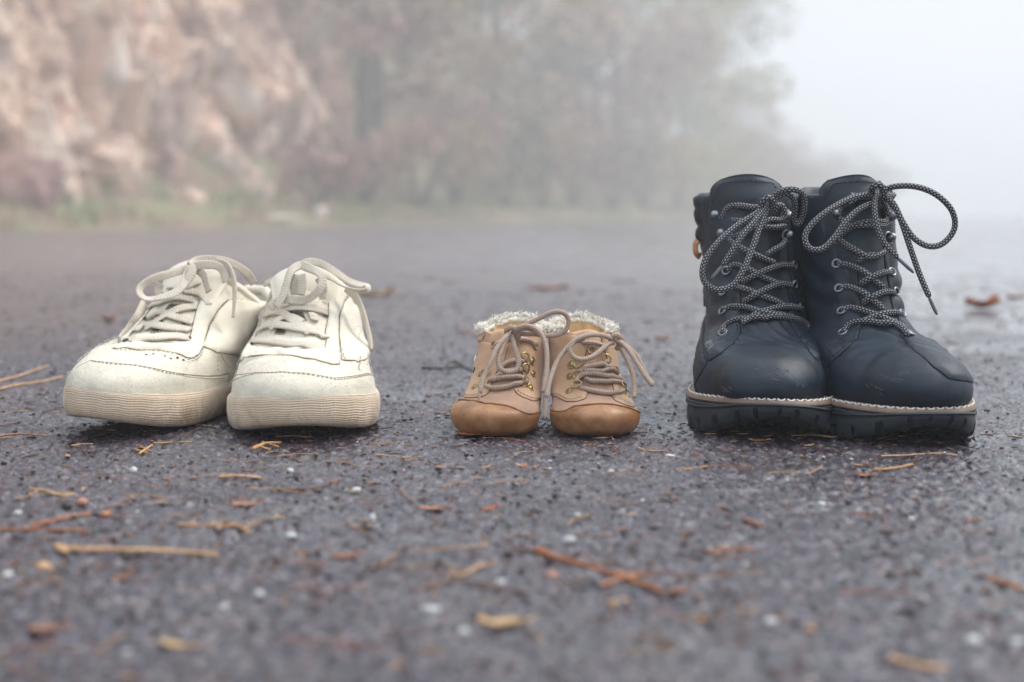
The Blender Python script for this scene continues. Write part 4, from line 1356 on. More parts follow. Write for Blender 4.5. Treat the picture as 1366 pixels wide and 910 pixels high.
def flat_lace_mat(name, col, dark):
    m, nt, b = mat_new(name)
    t = nt.nodes.new('ShaderNodeTexCoord')
    sp = nt.nodes.new('ShaderNodeSeparateXYZ'); nt.links.new(t.outputs['UV'], sp.inputs[0])
    U, V = sp.outputs[0], math_(nt, 'MULTIPLY', sp.outputs[1], 10.0)
    zz = math_(nt, 'ABSOLUTE', math_(nt, 'SUBTRACT', math_(nt, 'FRACT', V), 0.5))
    wv = math_(nt, 'SINE', math_(nt, 'MULTIPLY', math_(nt, 'ADD', U, zz), 2 * PI))
    v = coords(nt); n = tnoise(nt, v, 60, 5, 0.7)
    c = ramp(nt, n.outputs[0], [(0.32, dark), (0.62, col)])
    c = mixc(nt, math_(nt, 'MULTIPLY', math_(nt, 'ADD', wv, 1.0), 0.06), c, tuple(x * 0.6 for x in dark))
    nt.links.new(c, b.inputs['Base Color']); b.inputs['Roughness'].default_value = 0.9
    b.inputs['Specular IOR Level'].default_value = 0.15
    bump(nt, b, wv, 0.7, 0.0004)
    return m
m_flat_lace = flat_lace_mat("flat_cotton_lace", (0.74, 0.665, 0.56), (0.62, 0.54, 0.44))

def sneaker_rings():
    r0 = W(.0530, .0568, .0560, .0470, .0400, .0375, .033)
    k = lambda a: [x * a for x in r0]
    t3 = W(.045, .0505, .0510, .0445, .0390, .0365, .033); t4 = W(.038, .044, .0460, .0425, .0385, .0365, .033)
    t5 = W(.032, .037, .0405, .0405, .0390, .0370, .033); t6 = W(.029, .033, .0370, .0385, .0385, .0370, .033)
    t7 = W(.027, .030, .034, .036, .037, .036, .033); t8 = W(.026, .029, .033, .035, .036, .035, .032)
    return [
        (.0080, .0165, .294, .020, .72, k(1.0), k(1.0), 0),
        (.0060, .0260, .297, .034, .73, k(1.0), k(1.0), 0),
        (.0130, .0365, .298, .048, .75, k(.97), k(.97), 0),
        (.0340, .0485, .298, .060, .79, t3, t3, 0),
        (.0640, .0545, .297, .068, .84, t4, t4, 0),
        (.0890, .0625, .296, .075, .90, t5, t5, 0),
        (.1120, .0780, .296, .080, .92, t6, t6, 0),
        (.1350, .0940, .296, .084, .94, t7, t7, 0),
        (.1540, .1060, .297, .088, .95, t8, t8, 0),
    ]
def build_sneaker(B):
    T = empty("sneaker", B['pos'], B['label'], "sneaker", "cream sneakers", rz=B['rz'], rx=B.get('pitch', 0), ry=B.get('roll', 0))
    M = shoe_frame(B['pos'][0], B['pos'][1], B['rz'], B['pos'][2], 0, 0)
    M = Matrix.Translation(B['pos']) @ T.rotation_euler.to_matrix().to_4x4()
    rings = [r[:5] + ([w * (1 + (B['ws'] - 1) * max(0, 1 - i / 6)) for w in r[5]], [w * (1 + (B['ws'] - 1) * max(0, 1 - i / 6)) for w in r[6]], r[7]) for i, r in enumerate(sneaker_rings())]
    def spring(G):
        y = G[..., 1]
        G[..., 2] += 0.009 * np.clip(1 - y / 0.10, 0, 1) ** 1.7
        G[..., 0] += B['bend'] * (1 - np.clip(y / 0.15, 0, 1)) ** 1.5
        G = skew(G, B['skew'], 0.15)
        return G
    def post(G, U, V):
        G = spring(G)
        # the collar dips at the sides and climbs again at the heel
        k = np.clip((U - 0.75) / 0.25, 0, 1)
        G[..., 2] -= k * 0.016 * np.clip((np.abs(V) - 0.13) / 0.10, 0, 1) * np.clip((0.46 - np.abs(V)) / 0.1, 0, 1)
        return G
    S = Surf(M, rings, 120, 170, post)
    U = S.U[:, None] * np.ones((1, S.nt)); Vv = np.ones((S.ns + 1, 1)) * S.Vv[None]
    x, y, z = S.Gl[..., 0], S.Gl[..., 1], S.Gl[..., 2]
    A = surf_noise(S, 0.0015, 24, B['seed']) + surf_noise(S, 0.0006, 80, B['seed'] + 2)
    flex = np.exp(-((y - 0.078) / 0.018) ** 2) * np.clip((U - 0.25) / 0.1, 0, 1)
    A += flex * 0.0014 * np.sin(y * 480 + 7 * np.sin(x * 55 + B['seed']))
    th = np.clip((0.105 - np.abs(Vv)) / 0.02, 0, 1) * np.clip((U - 0.63) / 0.05, 0, 1)
    A -= 0.0030 * th
    S.push(A)
    S.mesh("upper", m_cream, T)
    # padded collar edge and lining
    nt = S.nt; top = S.G[-1]; c = top.mean(0)
    co = MB()
    P = np.vstack([top[int(nt * .5) + 16:], top[:int(nt * .5) - 15]])
    dn = (c - P); dn[:, 2] = 0; dn /= np.linalg.norm(dn, axis=1)[:, None]
    Pc = P + dn * 0.0025 + np.array([0, 0, -0.0005])
    tube(co, Pc, 0.0045, 12, taper=True); co.build("collar", m_cream, T)
    li = MB(); r1 = top + (c - top) * 0.06; r2 = top + (c - top) * 0.15 - np.array([0, 0, 0.045])
    V = np.vstack([top, r1, r2]); F = [(k * nt + j, k * nt + (j + 1) % nt, (k + 1) * nt + (j + 1) % nt, (k + 1) * nt + j) for k in range(2) for j in range(nt)]
    li.add(V.tolist(), F); li.build("lining", m_cream_lin, T)
    # ---- cup sole with its fine moulded ribs
    r0 = rings[0]
    def sole_post(G, U, V):
        G = spring(G)
        y = G[..., 1]
        cy = 0.145
        ribz = np.clip((U - 0.22) / 0.02, 0, 1) * np.clip((0.80 - U) / 0.02, 0, 1)
        d = np.hypot(G[..., 0], y - cy) + 1e-6
        wavy = 0.0022 * np.sin(V * 2 * PI * 9 + B['seed']) / 0.03
        k = 0.00018 * ribz * np.sin((U + 0.008 * np.sin(V * 2 * PI * 26)) * 2 * PI * 22) + 0.00014 * ribz * np.sign(np.sin(V * 2 * PI * 330))
        G[..., 0] += G[..., 0] / d * k; G[..., 1] += (y - cy) / d * k
        bot = np.clip((U - 0.55) / 0.4, 0, 1)
        G[..., 2] += bot * 0.006 * np.clip(1 - y / 0.06, 0, 1) ** 1.6
        # deeper mould line under the rim
        line = np.exp(-((U - 0.215) / 0.012) ** 2) * 0.0022
        G[..., 0] -= G[..., 0] / d * line; G[..., 1] -= (y - cy) / d * line
        return G
    orr = [grow(r0, -.0015, .0248, .0262), grow(r0, .0022, .0251, .0262), grow(r0, .0040, .0230, .0243), grow(r0, .0046, .0180, .0190), grow(r0, .0046, .0122, .0125), grow(r0, .0034, .0058, .0060), grow(r0, .0002, .0014, .0012), grow(r0, -.0080, .0004, .0004)]
    So = Surf(M, orr, 150, 700, sole_post)
    V = So.G.reshape(-1, 3).tolist(); n2 = So.nt; V.append(So.G[-1].mean(0).tolist()); base = So.ns * n2
    Fc = [tuple(reversed(f)) for f in So.faces] + [(base + (j + 1) % n2, base + j, len(V) - 1) for j in range(n2)]
    sole = part("cup_sole", V, Fc, m_sole_gum, T)
    B['dirt_on_sole'](So, sole) if 'dirt_on_sole' in B else None
    # ---- panels and seams
    S.edge = MB(); S.edge_r = 0.0007
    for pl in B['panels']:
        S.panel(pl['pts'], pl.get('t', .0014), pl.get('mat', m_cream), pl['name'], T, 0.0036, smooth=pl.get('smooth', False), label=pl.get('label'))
    S.edge.build('edge_shade_line', m_edge_shade, T); S.edge = None
    sm = MB()
    for ln in B['stitch']:
        P, N = S.path(ln, 0.0012, 0.0015); stitches(sm, P, N, 0.0022, 0.0012, 0.0004)
    sm.build("stitching", m_seam, T, kind='stuff')
    # ---- punched holes of the toe box
    for (px, py) in B.get('holes', []):
        u, v = S.uv_at(px, py); p, n = S.ev(u, v, 0.0004)
        mb = MB(); dome(mb, p[0], n[0], 0.0011, 0.0003, 10, 2); mb.build("vent_hole", m_hole_shade, T)
    # ---- tongue
    tg = B['tongue']; w_ = []
    nr, nc = 24, 20; cl = []
    for side in (0, 1):
        for i in range(nr + 1):
            k = i / nr
            yy = 0.146 + 0.030 * k; zz = 0.0905 + (tg['z'] - 0.0905) * k ** 0.9 + 0.002 * math.sin(PI * k)
            hw = tg['w'] * (0.82 + 0.18 * k) * math.sqrt(max(0.02, 1 - (max(0, k - 0.82) / 0.18) ** 2 * 0.5))
            for j in range(nc + 1):
                a = (j / nc - 0.5) * 2
                rim = max(0.0, 1 - max(0, (abs(a) - 0.75) / 0.25) ** 2) ** 0.5 * max(0.0, 1 - max(0, (k - 0.9) / 0.1) ** 2) ** 0.5
                dz = -0.010 * a * a
                o = 0.0035 * rim * (1 if side == 0 else -0.9)
                cl.append((a * hw + tg.get('dx', 0), yy - o * 0.7, zz + dz + o * 0.7))
    w = nc + 1; nn = (nr + 1) * w
    F = [(i * w + j, i * w + j + 1, (i + 1) * w + j + 1, (i + 1) * w + j) for i in range(nr) for j in range(nc)]
    F += [tuple(q + nn for q in reversed(f)) for f in list(F)]
    for j in range(nc): F.append((nr * w + j, nr * w + j + nn, nr * w + j + 1 + nn, nr * w + j + 1))
    for i in range(nr):
        F.append((i * w, i * w + nn, (i + 1) * w + nn, (i + 1) * w)); F.append((i * w + nc, (i + 1) * w + nc, (i + 1) * w + nc + nn, i * w + nc + nn))
    part("tongue", [M @ Vector(p) for p in cl], F, m_cream, T)
    # ---- eyelet holes under the laces
    for (px, py) in B['eyelets']:
        u, v = S.uv_at(px, py); p, n = S.ev(u, v, 0.0015)
        mb = MB(); dome(mb, p[0], n[0], 0.0026, 0.0005, 14, 3); mb.build("eyelet", m_hole_shade, T)
    # ---- laces
    lm = MB()
    for L in B['laces']:
        wd = L[0]; P, H = lace_points(S, L[1], 0.0014)
        for i in range(len(P)):
            r = S.bvh.find_nearest(Vector(P[i]), 0.02)
            if r[0] is not None:
                s_ = (Vector(P[i]) - r[0]).dot(r[1])
                if s_ < 0.0022: P[i] = np.array(Vector(P[i]) + r[1] * (0.0022 - s_) * 0.9)
        for _ in range(5): P[1:-1] = (P[:-2] + 2 * P[1:-1] + P[2:]) / 4
        if len(L) > 2:      # twist along the strand
            T_, A_, B_ = frames(P, H); kk = np.linspace(0, 1, len(P)); an = np.interp(kk, np.linspace(0, 1, len(L[2])), np.radians(L[2]))
            H = A_ * np.cos(an)[:, None] + B_ * np.sin(an)[:, None]
        rad = 1 + 0.06 * np.sin(np.arange(len(P)) * 0.35)
        sweep(lm, P, ribbon_prof(wd, 0.0016), H, True, rad, 0.0022)
    lm.build("laces", m_flat_lace, T)
    # ---- suede nap: short fibres that break the outline
    fz = MB(); n = 9000
    vs = []
    uu = rng.random(n) ** 0.8 * 0.97; vv = (rng.random(n) - 0.5) * 0.72
    P, N = S.ev(uu, vv, 0.0012)
    D = N + rng.normal(size=(n, 3)) * 0.7; D /= np.linalg.norm(D, axis=1)[:, None]
    ln = (0.0006 + 0.0019 * rng.random(n) ** 2)[:, None]
    Q = np.cross(D, rng.normal(size=(n, 3))); Q /= np.linalg.norm(Q, axis=1)[:, None]; Q *= 0.00016
    V = np.stack([P - Q, P + Q, P + D * ln], 1).reshape(-1, 3)
    part("suede_nap", V, np.arange(3 * n).reshape(-1, 3).tolist(), m_fuzz, T, smooth=False, kind='stuff')
    return T, S, M
sL = zc(60, 320, 260 / 845)
sR = zc(280, 320, 260 / 845)
SNL = dict(ws=0.895, skew=0.22, pos=(-0.2985, 0.986, 0.0035), rz=R(-13), roll=R(3.2), bend=-0.003, seed=3,
    label="left cream sneaker, its toe turned outward and lace loop falling to the left",
    tongue=dict(z=0.118, w=0.029, dx=0.0),
    panels=[
        dict(name="toe_cap", t=.0012, mat=m_cream_toe, pts=[('uv', .03, -.13)] + sL([(200, 525), (300, 537), (400, 545), (520, 570), (650, 588), (760, 589)]) + [('uv', .16, .24), ('uv', .03, .24), ('uv', .03, 0)]),
        dict(name="eyestay", t=.0023, pts=sL([(300, 470), (400, 477), (500, 480), (580, 496), (640, 514), (668, 492), (688, 440), (705, 375), (745, 305), (790, 260), (770, 170), (700, 150), (690, 230), (660, 300), (640, 380), (625, 445), (560, 452), (460, 448), (360, 448)])),
        dict(name="side_panel", t=.0023, pts=sL([(682, 462), (740, 486), (800, 494), (850, 496)]) + [('uv', .50, .30), ('uv', .86, .30)] + sL([(900, 270), (800, 262), (750, 310), (712, 375), (695, 430)])),
        dict(name="throat_gap", t=.0006, mat=m_hole_shade, pts=sL([(520, 305), (545, 278), (600, 280), (560, 300)])), dict(name="throat_gap", t=.0006, mat=m_hole_shade, pts=sL([(455, 402), (490, 345), (515, 350), (500, 400)])), dict(name="throat_gap", t=.0006, mat=m_hole_shade, pts=sL([(375, 449), (390, 442), (440, 444), (436, 451)])),  # dark patches on the surface painting the shade of the throat openings
        dict(name="eyestay", t=.0023, pts=sL([(430, 262), (455, 270), (400, 350), (345, 440), (318, 440), (370, 350)])),
    ],
    stitch=[sL([(205, 533), (300, 545), (400, 553), (520, 578), (650, 596), (775, 598)]), sL([(290, 480), (400, 485), (500, 489), (580, 505), (645, 522), (676, 496), (696, 440), (712, 380), (750, 318)]),
            sL([(690, 470), (742, 493), (800, 502), (845, 503)]), sL([(746, 500), (742, 570)]), sL([(760, 500), (800, 555)])],
    holes=sL([(440, 499), (470, 497), (520, 506), (545, 516), (575, 512), (600, 522)]),
    eyelets=sL([(352, 442), (392, 402), (440, 345), (470, 285), (620, 430), (600, 360), (640, 300), (690, 270), (715, 200)]),
    laces=[(0.0068, sL(l[0])) + tuple(l[1:]) for l in [
        ([(338, 444, .002), (390, 438, .004), (480, 434, .005), (560, 434, .004), (622, 434, .002)],),
        ([(395, 404, .002), (430, 376, .005), (480, 370, .007), (525, 376, .006), (590, 388, .003), (628, 400, .001)],),
        ([(436, 398, .002), (480, 362, .003), (530, 322, .006), (590, 296, .005), (650, 292, .002)],),
        ([(445, 340, .002), (490, 322, .005), (545, 328, .006), (600, 345, .004), (640, 362, .001)],),
        ([(455, 300, .002), (520, 268, .006), (580, 250, .007), (640, 262, .004)],),
        ([(600, 226, .005), (640, 222, .007), (680, 240, .006), (706, 286, .002)],),
        ([(540, 205, .006), (600, 210, .008), (650, 180, .010), (700, 190, .006), (720, 240, .003)],),
        # left loop
        ([(640, 120, 'd', 1.128), (600, 128, 'd', 1.122), (540, 148, 'd', 1.114), (470, 168, 'd', 1.106), (418, 198, 'd', 1.100), (408, 232, 'd', 1.096), (440, 258, 'd', 1.094), (500, 250, 'd', 1.094), (560, 232, 'd', 1.098), (600, 195, 'd', 1.104), (618, 150, 'd', 1.112), (632, 112, 'd', 1.122)], [0, -20, -50, -60, -20, 10, 30]),
        # strands over the top towards the right
        ([(628, 112, 'd', 1.120), (660, 90, 'd', 1.128), (710, 84, 'd', 1.132), (770, 92, 'd', 1.136), (830, 112, 'd', 1.142), (880, 150, 'd', 1.150), (905, 190, 'd', 1.155)], [30, 10, 0, -20]),
        ([(640, 118, 'd', 1.118), (690, 108, 'd', 1.120), (745, 112, 'd', 1.122), (778, 140, 'd', 1.122), (786, 185, 'd', 1.120)], [20, 10, 10]),
        ([(740, 96, 'd', 1.126), (785, 108, 'd', 1.124), (812, 150, 'd', 1.120), (822, 200, 'd', 1.117), (822, 262, 'd', 1.114), (815, 338, 'd', 1.112)], [20, 50, 60, 70]),
        ([(628, 112, 'd', 1.114), (640, 140, 'd', 1.110), (625, 165, 'd', 1.108), (600, 205, 'd', 1.105)],),
        ([(430, 268, .003), (400, 330, .003), (360, 392, .003), (325, 444, .002)], [60, 70, 60]),
        ([(500, 190, 'd', 1.112), (490, 215, 'd', 1.112), (498, 238, 'd', 1.110)],),
        ([(660, 130, 'd', 1.122), (690, 150, 'd', 1.118), (700, 190, 'd', 1.116), (712, 225, 'd', 1.114)], [10, 30, 30]),
    ]])
SNR = dict(ws=1.03, skew=-0.08, pos=(-0.1480, 0.975, 0.0), rz=R(5.5), bend=0.0, seed=8,
    label="right cream sneaker pointing straight ahead, a folded lace loop at its right side",
    tongue=dict(z=0.118, w=0.030, dx=-0.001),
    panels=[
        dict(name="toe_cap", t=.0012, mat=m_cream_toe, pts=[('uv', .03, -.20), ('uv', .28, -.21)] + sR([(80, 600), (120, 588), (200, 578), (300, 574), (400, 580), (480, 592), (540, 602), (600, 596), (680, 580), (722, 578)]) + [('uv', .26, .20), ('uv', .03, .20), ('uv', .03, 0)]),
        dict(name="eyestay", t=.0023, pts=sR([(135, 522), (220, 502), (300, 500), (380, 507), (470, 525), (540, 543), (560, 540), (562, 500), (555, 420), (555, 330), (575, 275), (620, 235), (575, 190), (530, 180), (520, 240), (515, 330), (505, 430), (500, 478), (400, 482), (300, 470), (180, 462), (200, 400), (235, 300), (290, 200), (250, 190), (215, 290), (175, 400)])),
        dict(name="throat_gap", t=.0006, mat=m_hole_shade, pts=sR([(282, 408), (290, 372), (310, 372), (330, 400), (310, 412)])), dict(name="throat_gap", t=.0006, mat=m_hole_shade, pts=sR([(340, 310), (400, 312), (420, 350), (370, 345)])),  # throat shade painted as dark patches laid under the laces
        dict(name="side_panel", t=.0023, pts=sR([(566, 450), (572, 522), (620, 524), (690, 496)]) + [('uv', .50, .30), ('uv', .90, .28)] + sR([(640, 230), (590, 262), (562, 330), (560, 400)])),
    ],
    stitch=[sR([(84, 608), (200, 586), (300, 582), (400, 588), (480, 600), (540, 610), (600, 604), (680, 588), (720, 586)]), sR([(130, 528), (220, 510), (300, 508), (380, 515), (470, 533), (548, 550)]),
            sR([(574, 450), (580, 516), (620, 516), (684, 490)]), sR([(648, 500), (640, 560), (650, 575)]), sR([(548, 420), (547, 330), (567, 272)])],
    eyelets=sR([(190, 452), (228, 388), (262, 312), (488, 470), (492, 420), (500, 330), (505, 240)]),
    laces=[(0.0068, sR(l[0])) + tuple(l[1:]) for l in [
        ([(182, 448, .002), (230, 444, .004), (300, 450, .005), (380, 460, .005), (440, 466, .004), (488, 468, .002)],),
        ([(218, 398, .002), (245, 376, .005), (290, 368, .007), (350, 376, .008), (420, 392, .006), (470, 410, .004), (500, 434, .002)],),
        ([(270, 395, .002), (285, 372, .004), (300, 345, .005), (340, 335, .005), (400, 360, .003)],),
        ([(245, 330, .002), (275, 318, .005), (325, 322, .007), (350, 345, .006), (400, 380, .003), (430, 412, .002)],),
        ([(300, 300, .005), (350, 296, .008), (410, 292, .008), (460, 300, .006), (505, 322, .002)],),
        ([(262, 300, .003), (290, 262, .006), (320, 230, .009), (345, 190, .011)],),
        ([(250, 306, .003), (300, 290, .007), (350, 275, .011), (380, 262, .012)],),
        # hanging front loop
        ([(395, 108, 'd', 1.118), (355, 130, 'd', 1.112), (335, 180, 'd', 1.106), (318, 240, 'd', 1.102), (290, 290, 'd', 1.100)], [0, 20, 20]),
        ([(400, 110, 'd', 1.114), (440, 128, 'd', 1.106), (480, 150, 'd', 1.102), (490, 185, 'd', 1.100), (470, 222, 'd', 1.098), (430, 255, 'd', 1.098), (390, 262, 'd', 1.100), (360, 258, 'd', 1.102), (300, 262, 'd', 1.104), (258, 296, 'd', 1.104)], [10, -20, -35, -10, 0]),
        ([(372, 150, 'd', 1.112), (362, 190, 'd', 1.110), (370, 235, 'd', 1.108)], [10]),
        ([(395, 150, 'd', 1.108), (400, 200, 'd', 1.106), (392, 240, 'd', 1.104)], [10]),
        # folded loop to the right
        ([(395, 112, 'd', 1.120), (430, 98, 'd', 1.124), (480, 104, 'd', 1.128), (540, 140, 'd', 1.128), (600, 178, 'd', 1.126), (655, 198, 'd', 1.122), (684, 200, 'd', 1.118), (680, 220, 'd', 1.114), (645, 222, 'd', 1.112), (590, 205, 'd', 1.112), (530, 165, 'd', 1.112), (480, 140, 'd', 1.112), (430, 120, 'd', 1.112)], [20, 0, -20, -30, -60, -100, -150, -160]),
        ([(470, 165, 'd', 1.106), (492, 200, 'd', 1.104), (490, 258, 'd', 1.102)], [0, 20]),
        # tail down the right side
        ([(590, 210, 'd', 1.128), (635, 250, 'd', 1.124), (662, 310, 'd', 1.118), (680, 370, 'd', 1.112), (694, 430, 'd', 1.106), (697, 482, 'd', 1.100)], [30, 60, 60]),
        ([(240, 190, .004), (280, 176, .006), (330, 180, .010), (372, 170, .014)],),
        ([(430, 330, .004), (455, 330, .005), (450, 352, .004)],),
    ]])
snL, SSL, MSL = build_sneaker(SNL)
snR, SSR, MSR = build_sneaker(SNR)
# the small heart-like stroke pressed on the side panel of the right sneaker
mb = MB()
for pts in [[(598, 400), (606, 392), (618, 402), (628, 415)], [(603, 404), (620, 425), (638, 445)], [(618, 402), (626, 385), (640, 380), (645, 395), (640, 420), (638, 445)]]:
    P, N = SSR.path(sR(pts), 0.0008, 0.0020); tube(mb, P, 0.00045, 6)
mb.build("side_mark", m_seam, snR)
# ------------------------------------------------------------------ baby shoes
m_baby = suede("tan_nubuck", (0.50, 0.31, 0.19), (0.40, 0.24, 0.145), 0.75, (0.20, 0.11, 0.07), 0.35)
m_baby_vamp = suede("rose_tan_nubuck", (0.42, 0.25, 0.165), (0.33, 0.19, 0.125), 0.7, (0.17, 0.09, 0.06), 0.4)
m_tan_edge_shade = simple_mat('tan_edge_shade', (0.16, 0.085, 0.045), 0.8, 0.3, 200)  # dark tan for the drawn shade line round baby shoe panels
m_cap = None
def cap_mat():
    m, nt, b = mat_new("rubbed_toe_leather")
    v = coords(nt)
    n = tnoise(nt, v, 45, 6, 0.7, 0.4); n2 = tnoise(nt, v, 190, 5, 0.7)
    c = ramp(nt, n.outputs[0], [(0.30, (0.17, 0.065, 0.022)), (0.5, (0.31, 0.145, 0.06)), (0.70, (0.44, 0.25, 0.13))])
    c = mixc(nt, ramp(nt, n2.outputs[0], [(0.64, 0.0), (0.75, 0.5)]), c, (0.55, 0.38, 0.24))
    nt.links.new(c, b.inputs['Base Color'])
    nt.links.new(ramp(nt, n2.outputs[0], [(0.3, 0.36), (0.7, 0.55)]), b.inputs['Roughness'])
    bump(nt, b, n2.outputs[0], 0.25, 0.0005)
    return m
m_cap = cap_mat()
m_brass = simple_mat("old_brass", (0.36, 0.27, 0.13), 0.38, 0.35, 200, 600, 0.3, 0.0002, 0.5, 1.0)
m_wool = simple_mat("white_fleece", (0.84, 0.79, 0.70), 0.95, 0.10, 120, 700, 0.6, 0.0006, 0.1)
m_wool_in = simple_mat("amber_lining", (0.58, 0.36, 0.17), 0.9, 0.3, 90, 600, 0.7, 0.0006, 0.1)
m_blackstrap = simple_mat("black_strap", (0.012, 0.012, 0.013), 0.6, 0.3, 90)
def rope_mat(name, col, dark):
    m, nt, b = mat_new(name)
    t = nt.nodes.new('ShaderNodeTexCoord')
    sp = nt.nodes.new('ShaderNodeSeparateXYZ'); nt.links.new(t.outputs['UV'], sp.inputs[0])
    U = sp.outputs[0]; V = math_(nt, 'MULTIPLY', sp.outputs[1], 8.0)
    zz = math_(nt, 'ABSOLUTE', math_(nt, 'SUBTRACT', math_(nt, 'FRACT', V), 0.5))
    wv = math_(nt, 'SINE', math_(nt, 'MULTIPLY', math_(nt, 'ADD', U, zz), 2 * PI))
    c = mixc(nt, math_(nt, 'MULTIPLY', math_(nt, 'ADD', wv, 1.0), 0.5), dark, col)
    nt.links.new(c, b.inputs['Base Color']); b.inputs['Roughness'].default_value = 0.9
    b.inputs['Specular IOR Level'].default_value = 0.15
    bump(nt, b, wv, 0.7, 0.0004)
    return m
m_babylace = rope_mat("beige_cord", (0.56, 0.43, 0.35), (0.38, 0.275, 0.215))
def baby_rings():
    f = W(.0300, .0342, .0345, .0285, .0260, .0250, .022)
    k = lambda a: [x * a for x in f]
    g = W(.023, .0275, .0290, .0270, .0255, .0245, .022)
    h_ = W(.020, .0235, .0262, .0260, .0252, .0245, .022)
    i_ = W(.0185, .0215, .0245, .0252, .0252, .0245, .022)
    j_ = W(.018, .021, .0240, .0250, .0252, .0248, .022)
    return [
        (.0100, .0008, .1180, .0005, .85, k(.72), k(.72), 0),
        (.0030, .0045, .1240, .0040, .80, k(.93), k(.93), 0),
        (.0000, .0110, .1255, .0120, .80, k(1.01), k(1.01), 0),
        (.0020, .0165, .1255, .0210, .80, k(1.0), k(1.0), 0),
        (.0105, .0215, .1250, .0300, .82, g, g, 0),
        (.0250, .0262, .1240, .0380, .86, h_, h_, 0),
        (.0385, .0365, .1225, .0460, .92, i_, i_, 0),
        (.0480, .0500, .1215, .0560, .94, j_, j_, 0),
        (.0550, .0640, .1215, .0650, .95, j_, j_, 0),
        (.0590, .0705, .1225, .0755, .95, j_, j_, 0),
    ]
def build_baby(B):
    T = empty("baby_shoe", B['pos'], B['label'], "baby shoe", "tan baby shoes", rz=B['rz'])
    M = shoe_frame(B['pos'][0], B['pos'][1], B['rz'])
    def post(G, U, V):
        k = np.clip((U - 0.8) / 0.2, 0, 1)
        G[..., 2] -= k * 0.004 * np.clip((np.abs(V) - 0.12) / 0.1, 0, 1) * np.clip((0.44 - np.abs(V)) / 0.1, 0, 1)
        G = skew(G, B['skew'], 0.06)
        G[..., 0] += B['bend'] * (1 - np.clip(G[..., 1] / 0.06, 0, 1)) ** 1.4
        G[..., 0] += B.get('lean', 0) * np.clip((G[..., 2] - 0.03) / 0.04, 0, 1)
        G[..., 2] += 0.003 * np.clip(1 - G[..., 1] / 0.03, 0, 1) ** 1.5
        return G
    S = Surf(M, baby_rings(), 90, 120, post)
    U = S.U[:, None] * np.ones((1, S.nt)); Vv = np.ones((S.ns + 1, 1)) * S.Vv[None]
    A = surf_noise(S, 0.0008, 40, B['seed']) + surf_noise(S, 0.0004, 130, B['seed'] + 2)
    th = np.clip((0.10 - np.abs(Vv)) / 0.02, 0, 1) * np.clip((U - 0.58) / 0.05, 0, 1)
    A -= 0.0022 * th
    S.push(A)
    V = S.G.reshape(-1, 3).tolist(); nt = S.nt; V.append(S.G[0].mean(0).tolist())
    Fc = list(S.faces) + [((j + 1) % nt, j, len(V) - 1) for j in range(nt)]
    part("upper", V, Fc, m_baby_vamp, T)
    # lining
    top = S.G[-1]; c = top.mean(0); li = MB()
    r1 = top + (c - top) * 0.10; r2 = top + (c - top) * 0.16 - np.array([0, 0, 0.012]); r3 = r2 - np.array([0, 0, 0.03])
    # the heel of the lining stands up and shows above the front
    Vl = np.vstack([top, r1, r2, r3]); F = [(k * nt + j, k * nt + (j + 1) % nt, (k + 1) * nt + (j + 1) % nt, (k + 1) * nt + j) for k in range(3) for j in range(nt)]
    Lg = li; Lg.add(Vl.tolist(), F); Lg.build("lining", m_wool_in, T)
    S.edge = MB(); S.edge_r = 0.00045
    S.panel([('uv', .0, -.26), ('uv', .14, -.25)] + B['cap'] + [('uv', .14, .25), ('uv', .0, .26), ('uv', .0, .1), ('uv', .0, 0), ('uv', .0, -.1)], .0011, m_cap, "toe_cap", T, 0.0022)
    P, N = S.path(B['cap'], 0.0012, 0.0009); pm = MB(); tube(pm, P, 0.00075, 7, wob=.1); pm.build('cap_seam', m_cap, T)
    for pts in B['facings']:
        S.panel(pts, .0014, m_baby, "facing", T, 0.0024)
    for pts, mt, nm in B.get('patches', []):
        S.panel(pts, .0019, mt, nm, T, 0.0016)
    S.edge.build('edge_shade_line', m_tan_edge_shade, T); S.edge = None
    sm = MB()
    for ln in B['stitch']:
        P, N = S.path(ln, 0.0010, 0.0015); stitches(sm, P, N, 0.0017, 0.0009, 0.00030)
    sm.build("stitching", m_babylace, T, kind='stuff')
    # fleece trim: curls round the opening
    fl = MB(); n = 1500
    js = rng.random(n)
    for i in range(n):
        v = js[i] - 0.5
        if abs(v) < 0.13: continue
        p, nn = S.ev(1.0, v, 0.0)
        p = p[0]; inn = (c - p); inn[2] = 0; inn /= np.linalg.norm(inn)
        p = p + inn * (0.004 * rng.random() - 0.0012) + np.array([0, 0, 0.0005 + 0.0040 * rng.random()])
        r = 0.0010 + 0.0008 * rng.random()
        d = rng.normal(size=3) + np.array([0, 0, 0.8]) - inn * 0.5; d /= np.linalg.norm(d)
        s_ = np.cross(d, rng.normal(size=3)); s_ /= np.linalg.norm(s_)
        P = np.array([p, p + d * r * 1.2, p + d * r * 2.0 + s_ * r * 0.9, p + d * r * 2.0 + s_ * r * 2.0])
        tube(fl, catmull(P, 3), 0.00034, 4)
    fl.build("fleece_trim", m_wool, T, kind='stuff')
    # a soft roll under the curls
    rl = MB(); P = np.vstack([top[int(nt * .5) + 14:], top[:int(nt * .5) - 13]]); dn = (c - P); dn[:, 2] = 0; dn /= np.linalg.norm(dn, axis=1)[:, None]
    P = P + dn * 0.0012 + np.array([0, 0, 0.0008]) + rng.normal(size=P.shape) * 0.0003
    tube(rl, P, 0.0024, 9, taper=True); rl.build("collar_roll", m_wool, T)
    # tongue
    cl = []; nr, nc = 14, 14
